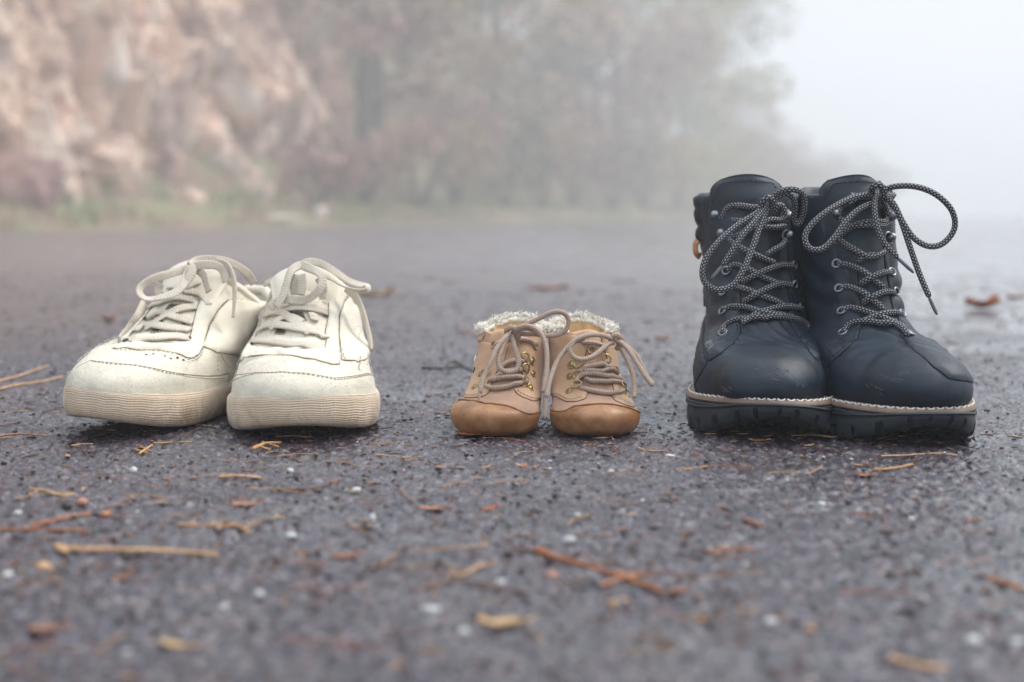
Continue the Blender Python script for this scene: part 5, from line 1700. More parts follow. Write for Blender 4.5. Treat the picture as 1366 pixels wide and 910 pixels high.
    for side in (0, 1):
        for i in range(nr + 1):
            k = i / nr; yy = 0.0545 + 0.009 * k; zz = 0.050 + (B['tongue_z'] - 0.050) * k; hw = 0.0165 * math.sqrt(max(0.05, 1 - (max(0, k - 0.7) / 0.3) ** 2 * 0.6))
            for j in range(nc + 1):
                a = (j / nc - 0.5) * 2
                rim = max(0.0, 1 - max(0, (abs(a) - 0.75) / 0.25) ** 2) ** 0.5 * max(0.0, 1 - max(0, (k - 0.85) / 0.15) ** 2) ** 0.5
                cl.append((a * hw + B.get('lean', 0), yy + 0.009 * a * a - (0.0020 * rim if side == 0 else -0.0016 * rim), zz - 0.003 * a * a * k))
    w = nc + 1; nn = (nr + 1) * w
    F = [(i * w + j, i * w + j + 1, (i + 1) * w + j + 1, (i + 1) * w + j) for i in range(nr) for j in range(nc)]
    F += [tuple(q + nn for q in reversed(f)) for f in list(F)]
    for j in range(nc): F.append((nr * w + j, nr * w + j + nn, nr * w + j + 1 + nn, nr * w + j + 1))
    for i in range(nr):
        F.append((i * w, i * w + nn, (i + 1) * w + nn, (i + 1) * w)); F.append((i * w + nc, (i + 1) * w + nc, (i + 1) * w + nc + nn, i * w + nc + nn))
    part("tongue", [M @ Vector(p) for p in cl], F, m_baby, T)
    for (px, py) in B['eyelets']:
        u, v = S.uv_at(px, py); p, n_ = S.ev(u, v, 0.0018)
        mb = MB(); torus(mb, p[0], n_[0], 0.0026, 0.0007, 18, 6); mb.build("eyelet", m_brass, T)
    for (px, py, r) in B['rivets']:
        u, v = S.uv_at(px, py); p, n_ = S.ev(u, v, 0.0014)
        mb = MB(); torus(mb, p[0], n_[0], r, r * 0.22, 18, 6); dome(mb, p[0], n_[0], r * 0.8, r * 0.35); mb.build("rivet", m_brass, T)
    for (px, py, ang) in B['rings']:
        u, v = S.uv_at(px, py); p, n_ = S.ev(u, v, 0.0028)
        n2 = Vector(n_[0]); side = M.to_3x3() @ Vector((math.cos(ang), 0, math.sin(ang)))
        mb = MB()
        a = (side - n2 * side.dot(n2)).normalized(); bb = n2.cross(a)
        pts = [Vector(p[0]) + a * x * 0.0028 + bb * y * 0.0028 + n2 * z * 0.001 for x, y, z in [(-1, -.9, 0), (-1, .9, 0), (0.5, 1.0, 1), (1.4, 0, 1.3), (0.5, -1.0, 1)]]
        C = catmull([q[:] for q in pts], 5, True); C = np.vstack([C, C[:2]])
        tube(mb, C, 0.00065, 6, taper=False); mb.build("lace_ring", m_brass, T)
    lm = MB()
    for L in B['laces']:
        P, H = lace_points(S, L, 0.0009)
        for i in range(len(P)):
            r = S.bvh.find_nearest(Vector(P[i]), 0.02)
            if r[0] is not None:
                s_ = (Vector(P[i]) - r[0]).dot(r[1])
                if s_ < 0.0024: P[i] = np.array(Vector(P[i]) + r[1] * (0.0024 - s_) * 0.9)
        for _ in range(3): P[1:-1] = (P[:-2] + 2 * P[1:-1] + P[2:]) / 4
        tube(lm, P, 0.00185, 10, ulen=0.0017, wob=0.05)
    tube(lm, resample(catmull([np.array(at(*q)) for q in B['knot']], 8), 0.0008), 0.0021, 10, ulen=0.0017)
    lo = lm.build("laces", m_babylace, T)
    for (a, b) in B['aglets']:
        mb = MB(); tube(mb, np.linspace(np.array(at(*a)), np.array(at(*b)), 8), 0.0010, 8); mb.build("lace_tip", m_babylace, lo)
    return T, S
zB = zc(580, 390, 310 / 1343)
BL = dict(skew=0.12, pos=(-0.0200, 0.995, 0), rz=R(-12.5), bend=-0.001, seed=2, tongue_z=0.0735, lean=0.0,
    label="left baby shoe, tan with white fleece rim, its lace loop flung over the other shoe",
    cap=zB([(92, 668), (140, 622), (220, 630), (320, 648), (430, 665), (520, 702), (596, 690)]),
    facings=[zB([(292, 242), (360, 236), (420, 242), (425, 300), (400, 400), (352, 470), (330, 520), (322, 565), (295, 595), (240, 608), (175, 608), (150, 572), (180, 510), (220, 420), (262, 330)]),
             zB([(480, 242), (560, 236), (640, 246), (650, 400), (640, 560), (612, 612), (565, 628), (505, 605), (455, 562), (500, 545), (515, 500), (500, 430), (480, 340)])],
    patches=[(zB([(205, 480), (240, 425), (252, 435), (222, 492)]), m_blackstrap, "side_strap"), (zB([(232, 372), (244, 362), (248, 395), (238, 410)]), m_wool, "side_stitch_patch")],
    stitch=[zB([(300, 262), (268, 340), (228, 430), (190, 510), (165, 566), (182, 598), (240, 599), (290, 585)]), zB([(635, 262), (640, 400), (630, 556), (604, 602), (565, 617), (510, 596), (470, 566)]), zB([(300, 248), (360, 243), (415, 248)])],
    eyelets=zB([(352, 308), (572, 312)]), rivets=[q for q in zB([(555, 400, .0028), (560, 474, .0025), (548, 556, .0025), (268, 478, .0018), (236, 552, .0024)])],
    rings=[q for q in zB([(510, 380, 3.0), (512, 442, 3.0), (512, 522, 3.0), (300, 480, .1), (285, 545, .1)])],
    laces=[zB(x) for x in [
        [(300, 545, .002), (322, 560, .003), (370, 558, .003), (430, 545, .003), (480, 530, .003), (512, 520, .002)],
        [(300, 540, .002), (310, 515, .003), (355, 498, .004), (420, 490, .004), (480, 490, .003), (520, 505, .002), (524, 530, .002)],
        [(340, 520, .002), (352, 492, .003), (380, 470, .004), (420, 455, .004), (470, 448, .003), (510, 445, .002)],
        [(370, 462, .002), (395, 420, .003), (440, 398, .004), (490, 395, .003), (515, 400, .002)],
        [(350, 310, .002), (380, 285, .004), (430, 275, .006), (500, 270, .005), (550, 282, .003), (575, 312, .002)],
        [(445, 235, 'd', 1.040), (500, 200, 'd', 1.035), (560, 172, 'd', 1.032), (630, 138, 'd', 1.030), (690, 112, 'd', 1.030), (742, 118, 'd', 1.032), (772, 155, 'd', 1.034), (765, 205, 'd', 1.034), (725, 240, 'd', 1.034), (670, 252, 'd', 1.034), (600, 243, 'd', 1.034), (530, 240, 'd', 1.035), (460, 240, 'd', 1.040)],
        [(440, 240, 'd', 1.036), (410, 275, 'd', 1.030), (385, 335, 'd', 1.024), (366, 395, 'd', 1.020), (378, 440, 'd', 1.018), (425, 462, 'd', 1.018), (472, 448, 'd', 1.020), (486, 405, 'd', 1.022), (472, 345, 'd', 1.026), (455, 290, 'd', 1.031), (446, 248, 'd', 1.036)],
        [(436, 236, 'd', 1.035), (400, 268, 'd', 1.028), (355, 330, 'd', 1.022), (325, 400, 'd', 1.017), (290, 470, 'd', 1.014), (270, 530, 'd', 1.010), (262, 585, 'd', 1.007)],
        [(452, 228, 'd', 1.036), (500, 200, 'd', 1.030), (555, 198, 'd', 1.026), (605, 228, 'd', 1.022), (638, 290, 'd', 1.019), (648, 370, 'd', 1.015), (645, 450, 'd', 1.011), (636, 520, 'd', 1.007), (628, 580, 'd', 1.004)],
        [(456, 238, 'd', 1.037), (490, 215, 'd', 1.032), (550, 210, 'd', 1.030), (595, 240, 'd', 1.030)],
    ]],
    knot=[(678, 448, 1.042), (676, 441, 1.037), (682, 437, 1.034), (690, 440, 1.034), (691, 449, 1.037), (684, 452, 1.041)],
    aglets=[((640.4, 524, 1.007), (639, 533, 1.005)), ((725, 523, 1.004), (722, 551, 1.001))])
BR = dict(skew=-0.12, pos=(0.0640, 0.992, 0), rz=R(6), bend=0.002, seed=5, tongue_z=0.0735, lean=-0.001,
    label="right baby shoe, tan with white fleece rim and lace ends hanging off both sides",
    cap=zB([(668, 650), (735, 692), (820, 662), (950, 650), (1080, 664), (1188, 700)]),
    facings=[zB([(655, 246), (740, 236), (810, 240), (880, 250), (880, 320), (860, 400), (835, 470), (835, 540), (885, 580), (870, 615), (820, 632), (760, 632), (705, 602), (668, 600), (662, 500), (660, 360)]),
             zB([(960, 250), (1040, 250), (1078, 270), (1100, 360), (1130, 470), (1155, 600), (1150, 665), (1100, 652), (1045, 628), (1022, 600), (1035, 570), (1020, 500), (1000, 400), (975, 320)])],
    patches=[(zB([(1095, 445), (1106, 440), (1124, 505), (1120, 530), (1108, 505)]), m_blackstrap, "side_strap")],
    stitch=[zB([(672, 588), (708, 592), (762, 621), (820, 621), (862, 606)]), zB([(660, 256), (740, 246), (810, 250)]), zB([(1030, 612), (1050, 618), (1102, 642), (1142, 652)])],
    eyelets=zB([(850, 275), (905, 340)]), rivets=[q for q in zB([(796, 420, .0030), (786, 490, .0026), (782, 576, .0026), (1108, 604, .0022), (1040, 480, .0020)])],
    rings=[q for q in zB([(832, 422, .1), (826, 490, .1), (818, 548, .1), (985, 392, 2.6), (1032, 470, 2.6), (1080, 560, 2.6)])],
    laces=[zB(x) for x in [
        [(822, 545, .002), (850, 562, .003), (910, 578, .003), (980, 592, .003), (1050, 588, .003), (1085, 572, .002)],
        [(818, 530, .002), (832, 490, .003), (880, 470, .004), (950, 475, .004), (1020, 490, .004), (1070, 510, .003), (1085, 545, .002)],
        [(870, 500, .002), (910, 512, .004), (970, 515, .004), (1030, 520, .003), (1080, 535, .002)],
        [(838, 480, .002), (860, 440, .003), (910, 425, .004), (960, 415, .004), (1000, 402, .002)],
        [(860, 455, .002), (900, 452, .004), (960, 458, .004), (1010, 445, .003), (1042, 462, .002)],
        [(960, 400, .003), (1000, 430, .004), (1035, 435, .003), (1050, 480, .002)],
        [(850, 290, .003), (900, 290, .005), (950, 300, .006), (1000, 320, .007)],
        [(1040, 280, 'd', 1.036), (990, 255, 'd', 1.030), (930, 245, 'd', 1.025), (860, 255, 'd', 1.022), (805, 282, 'd', 1.020), (780, 325, 'd', 1.018), (795, 368, 'd', 1.017), (845, 388, 'd', 1.017), (905, 375, 'd', 1.019), (960, 335, 'd', 1.024), (1000, 300, 'd', 1.030), (1036, 290, 'd', 1.036)],
        [(1045, 278, 'd', 1.036), (1085, 295, 'd', 1.030), (1130, 345, 'd', 1.024), (1170, 410, 'd', 1.020), (1215, 480, 'd', 1.016), (1262, 540, 'd', 1.012)],
        [(1055, 290, 'd', 1.038), (1090, 350, 'd', 1.034), (1125, 420, 'd', 1.030), (1148, 490, 'd', 1.026), (1155, 560, 'd', 1.022), (1152, 612, 'd', 1.018)],
        [(1058, 282, 'd', 1.040), (1120, 320, 'd', 1.036), (1170, 370, 'd', 1.034), (1200, 430, 'd', 1.030), (1235, 500, 'd', 1.026), (1262, 530, 'd', 1.022)],
        [(870, 262, 'd', 1.032), (800, 290, 'd', 1.026), (745, 345, 'd', 1.021), (705, 405, 'd', 1.016), (675, 475, 'd', 1.010), (655, 545, 'd', 1.005), (645, 610, 'd', 1.001)],
    ]],
    knot=[(818, 459, 1.042), (815, 451, 1.036), (822, 447, 1.033), (829, 452, 1.034), (829, 462, 1.037), (821, 465, 1.041)],
    aglets=[((728.8, 530, 1.001), (726.5, 559, 0.998))])
baL, SBL = build_baby(BL)
baR, SBR = build_baby(BR)
# ------------------------------------------------------------------ what lies on the tarmac
def stick_mat(name, c1, c2, c3, rough=0.7):
    m, nt, b = mat_new(name)
    v = coords(nt, scale=(1, 1, 1)); n = tnoise(nt, v, 160, 6, 0.7, 0.5)
    c = ramp(nt, n.outputs[0], [(0.3, c1), (0.5, c2), (0.68, c3)])
    nt.links.new(c, b.inputs['Base Color']); b.inputs['Roughness'].default_value = rough
    b.inputs['Specular IOR Level'].default_value = 0.4
    n2 = tnoise(nt, v, 500, 5, 0.7); bump(nt, b, n2.outputs[0], 0.6, 0.0008)
    return m
m_straw = stick_mat("straw_stick", (0.30, 0.15, 0.07), (0.50, 0.29, 0.15), (0.62, 0.42, 0.26))
m_redtwig = stick_mat("red_brown_twig", (0.14, 0.045, 0.02), (0.32, 0.11, 0.04), (0.50, 0.24, 0.12), 0.5)
m_darktwig = stick_mat("dark_twig", (0.05, 0.025, 0.018), (0.12, 0.06, 0.04), (0.24, 0.13, 0.08), 0.55)
m_needle_o = stick_mat("orange_needle", (0.32, 0.15, 0.06), (0.45, 0.24, 0.10), (0.56, 0.35, 0.17))
m_blackbit = stick_mat("black_bark", (0.010, 0.009, 0.009), (0.022, 0.018, 0.016), (0.05, 0.04, 0.03), 0.4)
m_leafb = stick_mat("brown_leaf", (0.14, 0.055, 0.03), (0.30, 0.13, 0.07), (0.46, 0.25, 0.14), 0.5)
m_leaft = stick_mat("tan_leaf", (0.30, 0.18, 0.09), (0.48, 0.32, 0.17), (0.60, 0.44, 0.26), 0.6)
m_leafr = stick_mat("rust_leaf", (0.16, 0.04, 0.02), (0.34, 0.10, 0.04), (0.48, 0.18, 0.08), 0.5)
m_peb_w = simple_mat("white_pebble", (0.52, 0.52, 0.51), 0.5, 0.25, 200, 500, 0.4, 0.0005)
m_peb_t = simple_mat("tan_pebble", (0.50, 0.30, 0.17), 0.5, 0.3, 200, 500, 0.4, 0.0005)
m_peb_p = simple_mat("pink_pebble", (0.48, 0.24, 0.17), 0.5, 0.3, 200, 500, 0.4, 0.0005)

def finish(mb_or_obj, name, mat, label, cat, group=None, kind=None):
    """mesh object with its own origin at its base"""
    V = np.array([v[:] for v in mb_or_obj.v]); c = Vector((V[:, 0].mean(), V[:, 1].mean(), V[:, 2].min()))
    me = mesh_from([Vector(v) - c for v in mb_or_obj.v], mb_or_obj.f, True, mb_or_obj.uv)
    o = link_mesh(name, me, mat); o.location = c
    return tag(o, label, cat, group, kind)
def ground_path(px_pts, r, lift=0.0):
    out = []
    for q in px_pts:
        p = on_ground(q[0], q[1], 0.0)
        z = gz(p.x, p.y) + r * 0.75 + lift + (q[2] if len(q) > 2 else 0)
        out.append([p.x, p.y, max(z, r * 0.5)])
    return out
def add_stick(mb, px_pts, r, knob=0.25, flat=0.8, seed=0, taper=(1.0, 0.75)):
    P = resample(catmull(ground_path(px_pts, r), 10), r * 0.7)
    n = len(P)
    for i in range(n):
        k = noise.noise(Vector((P[i][0] * 120 + seed, P[i][1] * 120, 0)))
        P[i][2] += 0.25 * r * k; P[i][0] += 0.3 * r * k
    rad = np.array([(taper[0] + (taper[1] - taper[0]) * i / n) * (1 + knob * noise.noise(Vector((i * 0.35, seed, 3)))) for i in range(n)])
    rad[0] *= 0.7; rad[-1] *= 0.6
    sweep(mb, P, circle_prof(r, 8, flat), np.array([[0, 0, 1.0]] * n), True, rad)
def twig(pieces, mat, label, knob=0.3, name="twig", group=None, cat="twig"):
    mb = MB()
    for k, (pts, r) in enumerate(pieces): add_stick(mb, pts, r, knob, seed=k * 3 + len(label))
    return finish(mb, name, mat, label, cat, group)
twig([([(76, 735), (120, 739), (200, 741), (290, 742)], .0016), ([(76, 734), (88, 741)], .0021)], m_straw, "long straight straw coloured stick in front of the left sneaker", 0.15, "stick", cat="stick")
twig([([(716, 736), (742, 745), (790, 759), (838, 775), (885, 792)], .0016), ([(716, 736), (730, 742)], .0023), ([(800, 783), (825, 777), (850, 771), (868, 775)], .0010)], m_redtwig, "orange-brown forked twig lying in front of the right baby shoe")
twig([([(0, 707), (50, 708), (100, 711), (118, 712)], .0011), ([(40, 704), (75, 698), (110, 693), (146, 688)], .0012), ([(138, 691), (147, 687)], .0019)], m_redtwig, "two joined red-brown twig pieces at the left edge of the picture")
twig([([(550, 790), (590, 779), (630, 778), (670, 787), (708, 793)], .0010)], m_darktwig, "thin curved brown twig left of the orange-brown forked one")
twig([([(596, 768), (615, 770), (640, 758), (664, 752)], .0009)], m_straw, "short pale brown twig just above the thin curved twig")
twig([([(-6, 510), (20, 504), (45, 496), (66, 488)], .0013)], m_straw, "upper of two straw twigs at the left edge beside the left sneaker", 0.2)
twig([([(-6, 521), (25, 514), (55, 510), (84, 503)], .0014)], m_straw, "lower of two straw twigs at the left edge beside the left sneaker", 0.2)
twig([([(-4, 583), (20, 580), (45, 581), (64, 582)], .0010)], m_leafb, "brown twig at the left edge below and outside the left sneaker", 0.2)
twig([([(562, 494), (590, 494), (612, 490), (632, 496)], .0018), ([(596, 489), (606, 483), (618, 489)], .0016)], m_blackbit, "black wet bark strip left of the baby shoes", 0.6, "bark_strip", cat="bark")
twig([([(236, 704), (262, 703), (290, 706), (318, 702), (334, 712)], .0009), ([(280, 700), (300, 697), (322, 706)], .0008), ([(322, 704), (346, 700)], .0007)], m_needle_o, "bundle of orange needles between the sneakers and the straw stick", 0.3, "needle_bundle", cat="needles")
twig([([(360, 653), (395, 654), (430, 650), (452, 645)], .0009), ([(440, 647), (452, 643)], .0016)], m_darktwig, "thin dark twig with a knob in front of the right sneaker")
twig([([(292, 638), (320, 638), (348, 639)], .0013)], m_straw, "short broad straw piece in front of the right sneaker", 0.3, "straw_piece", cat="straw")
twig([([(942, 738), (965, 735), (985, 734), (1008, 736)], .0013)], m_leafb, "rusty stick fragment on the right foreground below the left boot")
twig([([(990, 693), (1003, 698), (1020, 706)], .0012)], m_leafb, "small slanting brown twig below the left boot")
twig([([(1318, 772), (1335, 779), (1350, 783), (1364, 789)], .0017)], m_redtwig, "red-brown twig bit at the right edge of the foreground", 0.4)
twig([([(1165, 629), (1190, 627), (1218, 625)], .0013)], m_needle_o, "bright orange needle stub in front of the right boot", 0.2, "pine_needle", cat="pine needle")
twig([([(1175, 609), (1210, 608), (1250, 607), (1284, 609)], .0007)], m_straw, "long thin pale needle right under the toe of the right boot", 0.1, "pine_needle", cat="pine needle")
twig([([(900, 630), (920, 628), (945, 626)], .0009)], m_needle_o, "orange needle left of and in front of the left boot", 0.1, "pine_needle", cat="pine needle")
twig([([(338, 600), (355, 594), (375, 592)], .0016), ([(342, 596), (360, 601)], .0010), ([(350, 590), (372, 598)], .0008)], m_needle_o, "bright orange needle tuft in front of the right sneaker's left corner", 0.3, "needle_bundle", cat="needles")
twig([([(186, 606), (196, 600), (204, 597)], .0010), ([(180, 600), (200, 606)], .0008), ([(188, 597), (203, 603)], .0007)], m_needle_o, "crossed orange needles under the toe of the left sneaker", 0.3, "needle_bundle", cat="needles")
twig([([(205, 592), (230, 591), (256, 592)], .0007)], m_needle_o, "yellow-orange needle below the left sneaker's right side", 0.1, "pine_needle", cat="pine needle")
twig([([(95, 595), (110, 593), (124, 594)], .0007)], m_needle_o, "short yellow needle below the left sneaker's left corner", 0.1, "pine_needle", cat="pine needle")
twig([([(40, 654), (60, 659), (82, 666), (100, 660)], .0010), ([(38, 660), (56, 656)], .0007)], m_straw, "bent pale straw twig in the left foreground above the red-brown twig")
twig([([(1188, 880), (1205, 886), (1230, 892), (1262, 893)], .0015)], m_straw, "blurred tan twig at the bottom right of the picture", 0.3)
twig([([(850, 598), (865, 602), (885, 604)], .0009)], m_needle_o, "orange needle at the right toe of the right baby shoe", 0.1, "pine_needle", cat="pine needle")
twig([([(500, 607), (525, 609), (548, 612)], .0007)], m_straw, "thin straw needle between sneakers and baby shoes", 0.1, "pine_needle", cat="pine needle")
twig([([(580, 626), (600, 625), (622, 624)], .0008)], m_needle_o, "orange needle in front of the left baby shoe", 0.1, "pine_needle", cat="pine needle")
twig([([(690, 623), (714, 625), (738, 627)], .0008)], m_needle_o, "orange needle in front of the gap between the baby shoes", 0.1, "pine_needle", cat="pine needle")

def leaf(px, py, w_px, mat, label, rot=0.0, curl=0.6, aspect=0.5, lift=0.0, seed=0, stem=True, name="leaf"):
    c = on_ground(px, py, 0); k = c.y / F_PX; L = w_px * k / 2
    mb = MB(); nu, nv = 14, 8; V = []; g0 = gz(c.x, c.y)
    for s_ in (0, 1):
        for i in range(nu + 1):
            u = i / nu * 2 - 1
            hw = L * aspect * (1 - abs(u) ** 2.2) ** 0.7 * (1 + 0.12 * math.sin(i * 2.1 + seed))
            for j in range(nv + 1):
                v = j / nv * 2 - 1
                x = u * L; y = v * hw
                z = curl * L * (0.35 * v * v + 0.30 * u * u) * (1 + 0.5 * noise.noise(Vector((u * 2 + seed, v * 2, 1)))) + 0.10 * L * noise.noise(Vector((u * 4, v * 4, seed)))
                V.append((c.x + x * math.cos(rot) - y * math.sin(rot), c.y + x * math.sin(rot) + y * math.cos(rot), z + lift + g0 + 0.0004 * (1 - s_) + 0.0009))
    w = nv + 1; nn = (nu + 1) * w
    F = [(i * w + j, (i + 1) * w + j, (i + 1) * w + j + 1, i * w + j + 1) for i in range(nu) for j in range(nv)]
    F += [tuple(q + nn for q in reversed(f)) for f in list(F)]
    for i in range(nu):
        F.append((i * w, i * w + nn, (i + 1) * w + nn, (i + 1) * w)); F.append((i * w + nv, (i + 1) * w + nv, (i + 1) * w + nv + nn, i * w + nv + nn))
    mb.add(V, F)
    if stem:
        e = Vector((c.x + math.cos(rot) * L, c.y + math.sin(rot) * L, gz(c.x, c.y) + 0.0016 + curl * L * 0.3 + lift))
        d = Vector((math.cos(rot + 0.3), math.sin(rot + 0.3), 0.15)) * L * 0.5
        tube(mb, catmull([e[:], (e + d * 0.5)[:], (e + d)[:]], 4), 0.0005 + 0.01 * L, 5)
    return finish(mb, name, mat, label, "leaf")
leaf(145, 428, 17, m_leafb, "small curled orange-brown leaf on the road left of the left sneaker", 0.4, 1.6, 0.7, seed=2)
leaf(500, 397, 52, m_leaft, "pale curled leaf lying behind the right sneaker's lace loop", 0.3, 0.6, 0.35, 0.002, seed=5)
leaf(522, 391, 12, m_darktwig, "dark stem end beside the pale curled leaf behind the right sneaker", 0.9, 1.5, 0.7, 0.004, seed=1, stem=False, name="leaf_tip")
leaf(729, 385, 56, m_leafr, "flat rust brown leaf on the road behind the baby shoes", 0.1, 0.25, 0.55, seed=7)
leaf(575, 371, 18, m_leafr, "small rusty leaf on the road left of the flat rust brown leaf", 0.9, 0.5, 0.6, seed=9)
leaf(600, 379, 16, m_leafr, "tiny rusty leaf between two others behind the baby shoes", 0.2, 0.4, 0.6, seed=10)
leaf(652, 381, 30, m_leaft, "faint tan leaf just left of the flat rust brown leaf", 0.0, 0.2, 0.5, seed=19)
leaf(832, 377, 30, m_leafb, "brown leaf on the road between the baby shoes and the boots", -0.2, 0.3, 0.5, seed=11)
leaf(617, 443, 20, m_leafb, "light brown leaf close behind the left baby shoe", 0.3, 0.3, 0.5, seed=13)
leaf(882, 451, 22, m_leafr, "dull red leaf on the road just left of the boots", 0.2, 0.4, 0.5, seed=12)
leaf(1310, 412, 50, m_leafr, "crumpled brown leaf on the road right of the boots", 0.2, 1.0, 0.6, seed=14)
leaf(1355, 397, 26, m_leafr, "orange leaf at the right edge behind the crumpled brown one", 0.0, 0.4, 0.5, seed=15)
leaf(652, 678, 32, m_leafr, "small dark red leaf in front of the baby shoes", 0.7, 0.5, 0.35, seed=16)
leaf(668, 838, 66, m_leaft, "curled tan leaf near the bottom of the picture", 0.1, 0.7, 0.45, seed=17)
leaf(233, 860, 56, m_leaft, "tan leaf in the left foreground below the straw stick", -0.5, 0.4, 0.3, seed=18)
leaf(632, 584, 44, m_leafr, "wet rusty leaf scraps right under the left baby shoe's toe", 0.1, 0.2, 0.4, seed=20)
leaf(325, 678, 40, m_leafb, "flat orange-brown leaf scrap above the orange needle bundle", 0.2, 0.15, 0.5, seed=21)
leaf(575, 678, 40, m_leafb, "orange-brown leaf scrap left of the small dark red leaf", -0.1, 0.15, 0.4, seed=22)
leaf(460, 742, 40, m_leafb, "brown leaf scrap right of the straw stick", 0.5, 0.3, 0.35, seed=23)
leaf(60, 840, 46, m_leafb, "blurred brown leaf scrap at the lower left corner", 0.2, 0.3, 0.4, seed=24)
leaf(1150, 636, 26, m_leafr, "small pinkish leaf scrap in front of the boots", 0.0, 0.15, 0.45, seed=25)
leaf(1148, 622, 16, m_needle_o, "small ochre leaf bit in front of the gap between the boots", 0.2, 0.3, 0.45, seed=26)
leaf(1078, 594, 12, m_leaft, "tiny yellow-green leaf bit under the left boot's sole", 0.2, 0.5, 0.5, seed=27)
leaf(1298, 696, 18, m_leafr, "small red leaf bit on the tarmac right of the boots", 0.1, 0.3, 0.5, seed=28)
leaf(1010, 590, 24, m_leafb, "brown leaf scrap in the dark gap under the left boot", -0.4, 0.3, 0.4, seed=29)
leaf(160, 770, 30, m_leafb, "faint rusty leaf scrap below the straw stick", 0.8, 0.3, 0.4, seed=30)
leaf(905, 790, 34, m_leafb, "brown leaf scrap at the right end of the forked twig", 0.4, 0.2, 0.4, seed=31)

def pebble(px, py, w_px, mat, label, sq=0.7, h=0.7, seed=0):
    c = on_ground(px, py, 0); r = w_px / 2 * c.y / F_PX
    mb = MB()
    blob(mb, (c.x, c.y, gz(c.x, c.y) + r * h * 0.55), r, (1, sq, h), 2, 0.35, seed)
    return finish(mb, "pebble", mat, label, "pebble")
pebble(497, 693, 10, m_peb_w, "pale pebble standing on a black bit in front of the right sneaker", 0.9, 1.3, 1)
pebble(486, 704, 22, m_blackbit, "black bit at the foot of the pale standing pebble", 0.5, 0.35, 2)
pebble(58, 758, 27, m_peb_t, "big tan pebble in the left foreground below the straw stick", 0.8, 0.6, 3)
pebble(110, 677, 15, m_peb_p, "orange-pink pebble in the left foreground under the left sneaker", 0.8, 0.7, 4)
pebble(89, 679, 13, m_blackbit, "black pebble beside the orange-pink one", 0.8, 0.7, 5)
pebble(668, 779, 15, m_peb_w, "white pebble above the thin curved twig", 0.8, 0.8, 6)
pebble(574, 813, 26, m_peb_w, "long bluish white pebble below the thin curved twig", 0.5, 0.5, 7)
pebble(618, 845, 16, m_peb_w, "cream pebble left of the curled tan leaf", 0.8, 0.7, 8)
pebble(759, 726, 20, m_peb_w, "flat white pebble above the forked twig", 0.6, 0.5, 9)
pebble(736, 771, 18, m_peb_p, "pinkish grey pebble left of the forked twig", 0.7, 0.6, 10)
pebble(817, 808, 13, m_peb_t, "yellowish pebble below the forked twig", 0.8, 0.8, 11)
pebble(1297, 856, 24, m_peb_w, "large blurred white pebble in the lower right corner", 0.8, 0.7, 12)
pebble(1357, 857, 22, m_peb_w, "blurred white pebble at the right edge beside the large one", 0.8, 0.7, 13)
pebble(1028, 837, 20, m_peb_w, "bluish white pebble in the right foreground", 0.7, 0.6, 14)
pebble(1080, 842, 15, m_peb_t, "yellowish pebble beside the bluish white one", 0.7, 0.6, 15)
pebble(935, 824, 14, m_needle_o, "orange yellow pebble in the middle of the right foreground", 0.8, 0.7, 16)
pebble(346, 796, 14, m_peb_w, "small white pebble in the foreground right of the straw stick", 0.8, 0.8, 17)
pebble(298, 807, 13, m_peb_w, "white pebble in the foreground below the right end of the straw stick", 0.8, 0.7, 18)
pebble(10, 768, 16, m_peb_w, "cream pebble at the left edge beside the big tan one", 0.8, 0.6, 19)
pebble(388, 713, 17, m_peb_w, "white pebble between the needle bundle and the pale standing pebble", 0.7, 0.6, 20)
pebble(387, 629, 10, m_peb_w, "bright little white pebble in front of the right sneaker", 0.8, 0.8, 21)
pebble(178, 628, 12, m_peb_w, "bluish white pebble in front of the left sneaker", 0.8, 0.8, 22)
pebble(475, 652, 13, m_peb_w, "flat white pebble between sneakers and baby shoes", 0.7, 0.6, 23)
pebble(24, 686, 11, m_peb_w, "small white pebble near the left edge above the red-brown twig", 0.8, 0.7, 24)
pebble(699, 621, 12, m_leafr, "small dark red bit in front of the baby shoes", 0.6, 0.5, 25)
pebble(1096, 672, 12, m_peb_w, "white pebble in front of the left boot", 0.8, 0.7, 26)
pebble(1216, 691, 10, m_peb_w, "round white pebble in front of the right boot", 0.8, 0.7, 27)
pebble(770, 690, 9, m_peb_w, "tiny white pebble in front of the right baby shoe", 0.8, 0.7, 28)
pebble(815, 636, 10, m_peb_w, "small cream pebble just in front of the right baby shoe", 0.8, 0.6, 29)
pebble(893, 612, 14, m_peb_w, "flat pale pebble between right baby shoe and left boot", 0.7, 0.4, 30)
pebble(1210, 818, 28, m_blackbit, "dark flat bit in the right foreground", 0.5, 0.3, 31)
pebble(950, 836, 24, m_blackbit, "black bit beside the orange yellow pebble", 0.6, 0.3, 32)

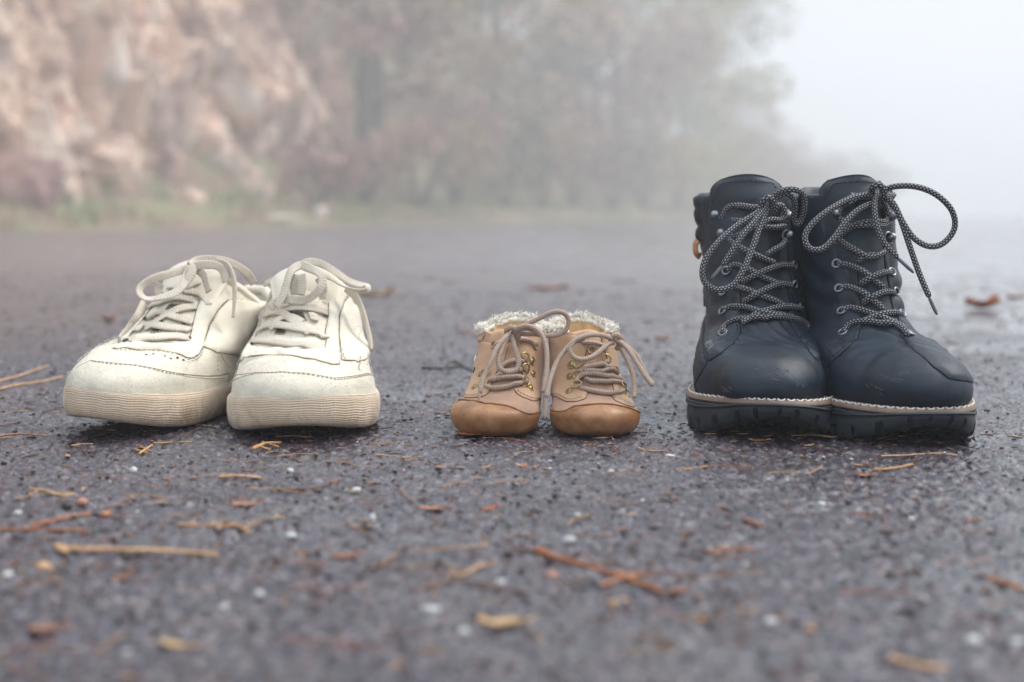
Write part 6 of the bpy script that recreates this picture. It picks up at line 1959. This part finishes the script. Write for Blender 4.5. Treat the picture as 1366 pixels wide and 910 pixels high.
# loose pine needles: alike, scattered, drawn one by one
needle_meshes = []
for k in range(10):
    mb = MB(); L = 0.008 + 0.012 * random.random(); b_ = random.uniform(-0.25, 0.25) * L
    P = resample(catmull([(-L, 0, 0.0006), (0, b_, 0.0010), (L, 0, 0.0006)], 6), 0.0018)
    sweep(mb, P, circle_prof(0.00034, 5), np.array([[0, 0, 1.0]] * len(P)), True)
    me = mesh_from(mb.v, mb.f, True, mb.uv); me.materials.append([m_needle_o, m_straw, m_leafb, m_needle_o, m_leafr][k % 5]); needle_meshes.append(me)
for k in range(130):
    px = random.uniform(-10, 1376); py = 540 + 330 * random.random() ** 1.7
    p = on_ground(px, py, 0)
    o = bpy.data.objects.new("pine_needle", needle_meshes[k % 10]); COL.objects.link(o)
    o.location = (p.x, p.y, gz(p.x, p.y) + 0.0004); o.rotation_euler = (0, 0, random.gauss(0, 0.7))
    s_ = random.uniform(0.5, 1.1); o.scale = (s_, s_, s_)
    tag(o, "short thin dry pine needle scattered loose on the wet tarmac", "pine needle", "pine needles scattered on the tarmac")
# crumbs of bark, leaf and needle: too many to count
def litter():
    mb = MB(); n = 3400
    yy = 0.45 * (3.2 / 0.45) ** (rng.random(n) ** 0.9); xx = (rng.random(n) - 0.5) * 0.95 * np.maximum(yy, 0.5)
    keep = fbm(xx * 14, yy * 7, 3, 55) > 0.46
    xx, yy = xx[keep], yy[keep]; zz = road_height(xx, yy)
    for x, y, z in zip(xx, yy, zz):
        L = random.uniform(0.0012, 0.0050) * (0.8 + 0.3 * y); w = L * random.uniform(0.08, 0.38); a = random.gauss(0, 0.9); t = random.uniform(-0.25, 0.25)
        ca, sa = math.cos(a), math.sin(a); zz_ = z + 0.0007
        pts = [(-L, 0, 0), (-.3 * L, w, .0004), (L, .2 * w, t * L), (.2 * L, -w, .0003)]
        top_ = [(x + p[0] * ca - p[1] * sa, y + p[0] * sa + p[1] * ca, zz_ + p[2] + 0.0005) for p in pts]
        bot_ = [(q[0], q[1], q[2] - 0.0006) for q in top_]
        mb.add(top_ + bot_, [(0, 1, 2, 3)[::-1], (4, 5, 6, 7), (0, 1, 5, 4), (1, 2, 6, 5), (2, 3, 7, 6), (3, 0, 4, 7)])
    m = island_mat("litter_crumbs", [(0.0, (0.03, 0.018, 0.016)), (0.35, (0.09, 0.045, 0.032)), (0.6, (0.19, 0.085, 0.05)), (0.78, (0.30, 0.17, 0.09)), (0.9, (0.24, 0.13, 0.11)), (1.0, (0.40, 0.29, 0.18))], 0.6)
    part("leaf_litter", mb.v, mb.f, m, None, False, kind='stuff')
    tag(bpy.data.objects['leaf_litter'], 'rusty crumbs of leaf, bark and needle strewn over the tarmac', 'litter')
litter()
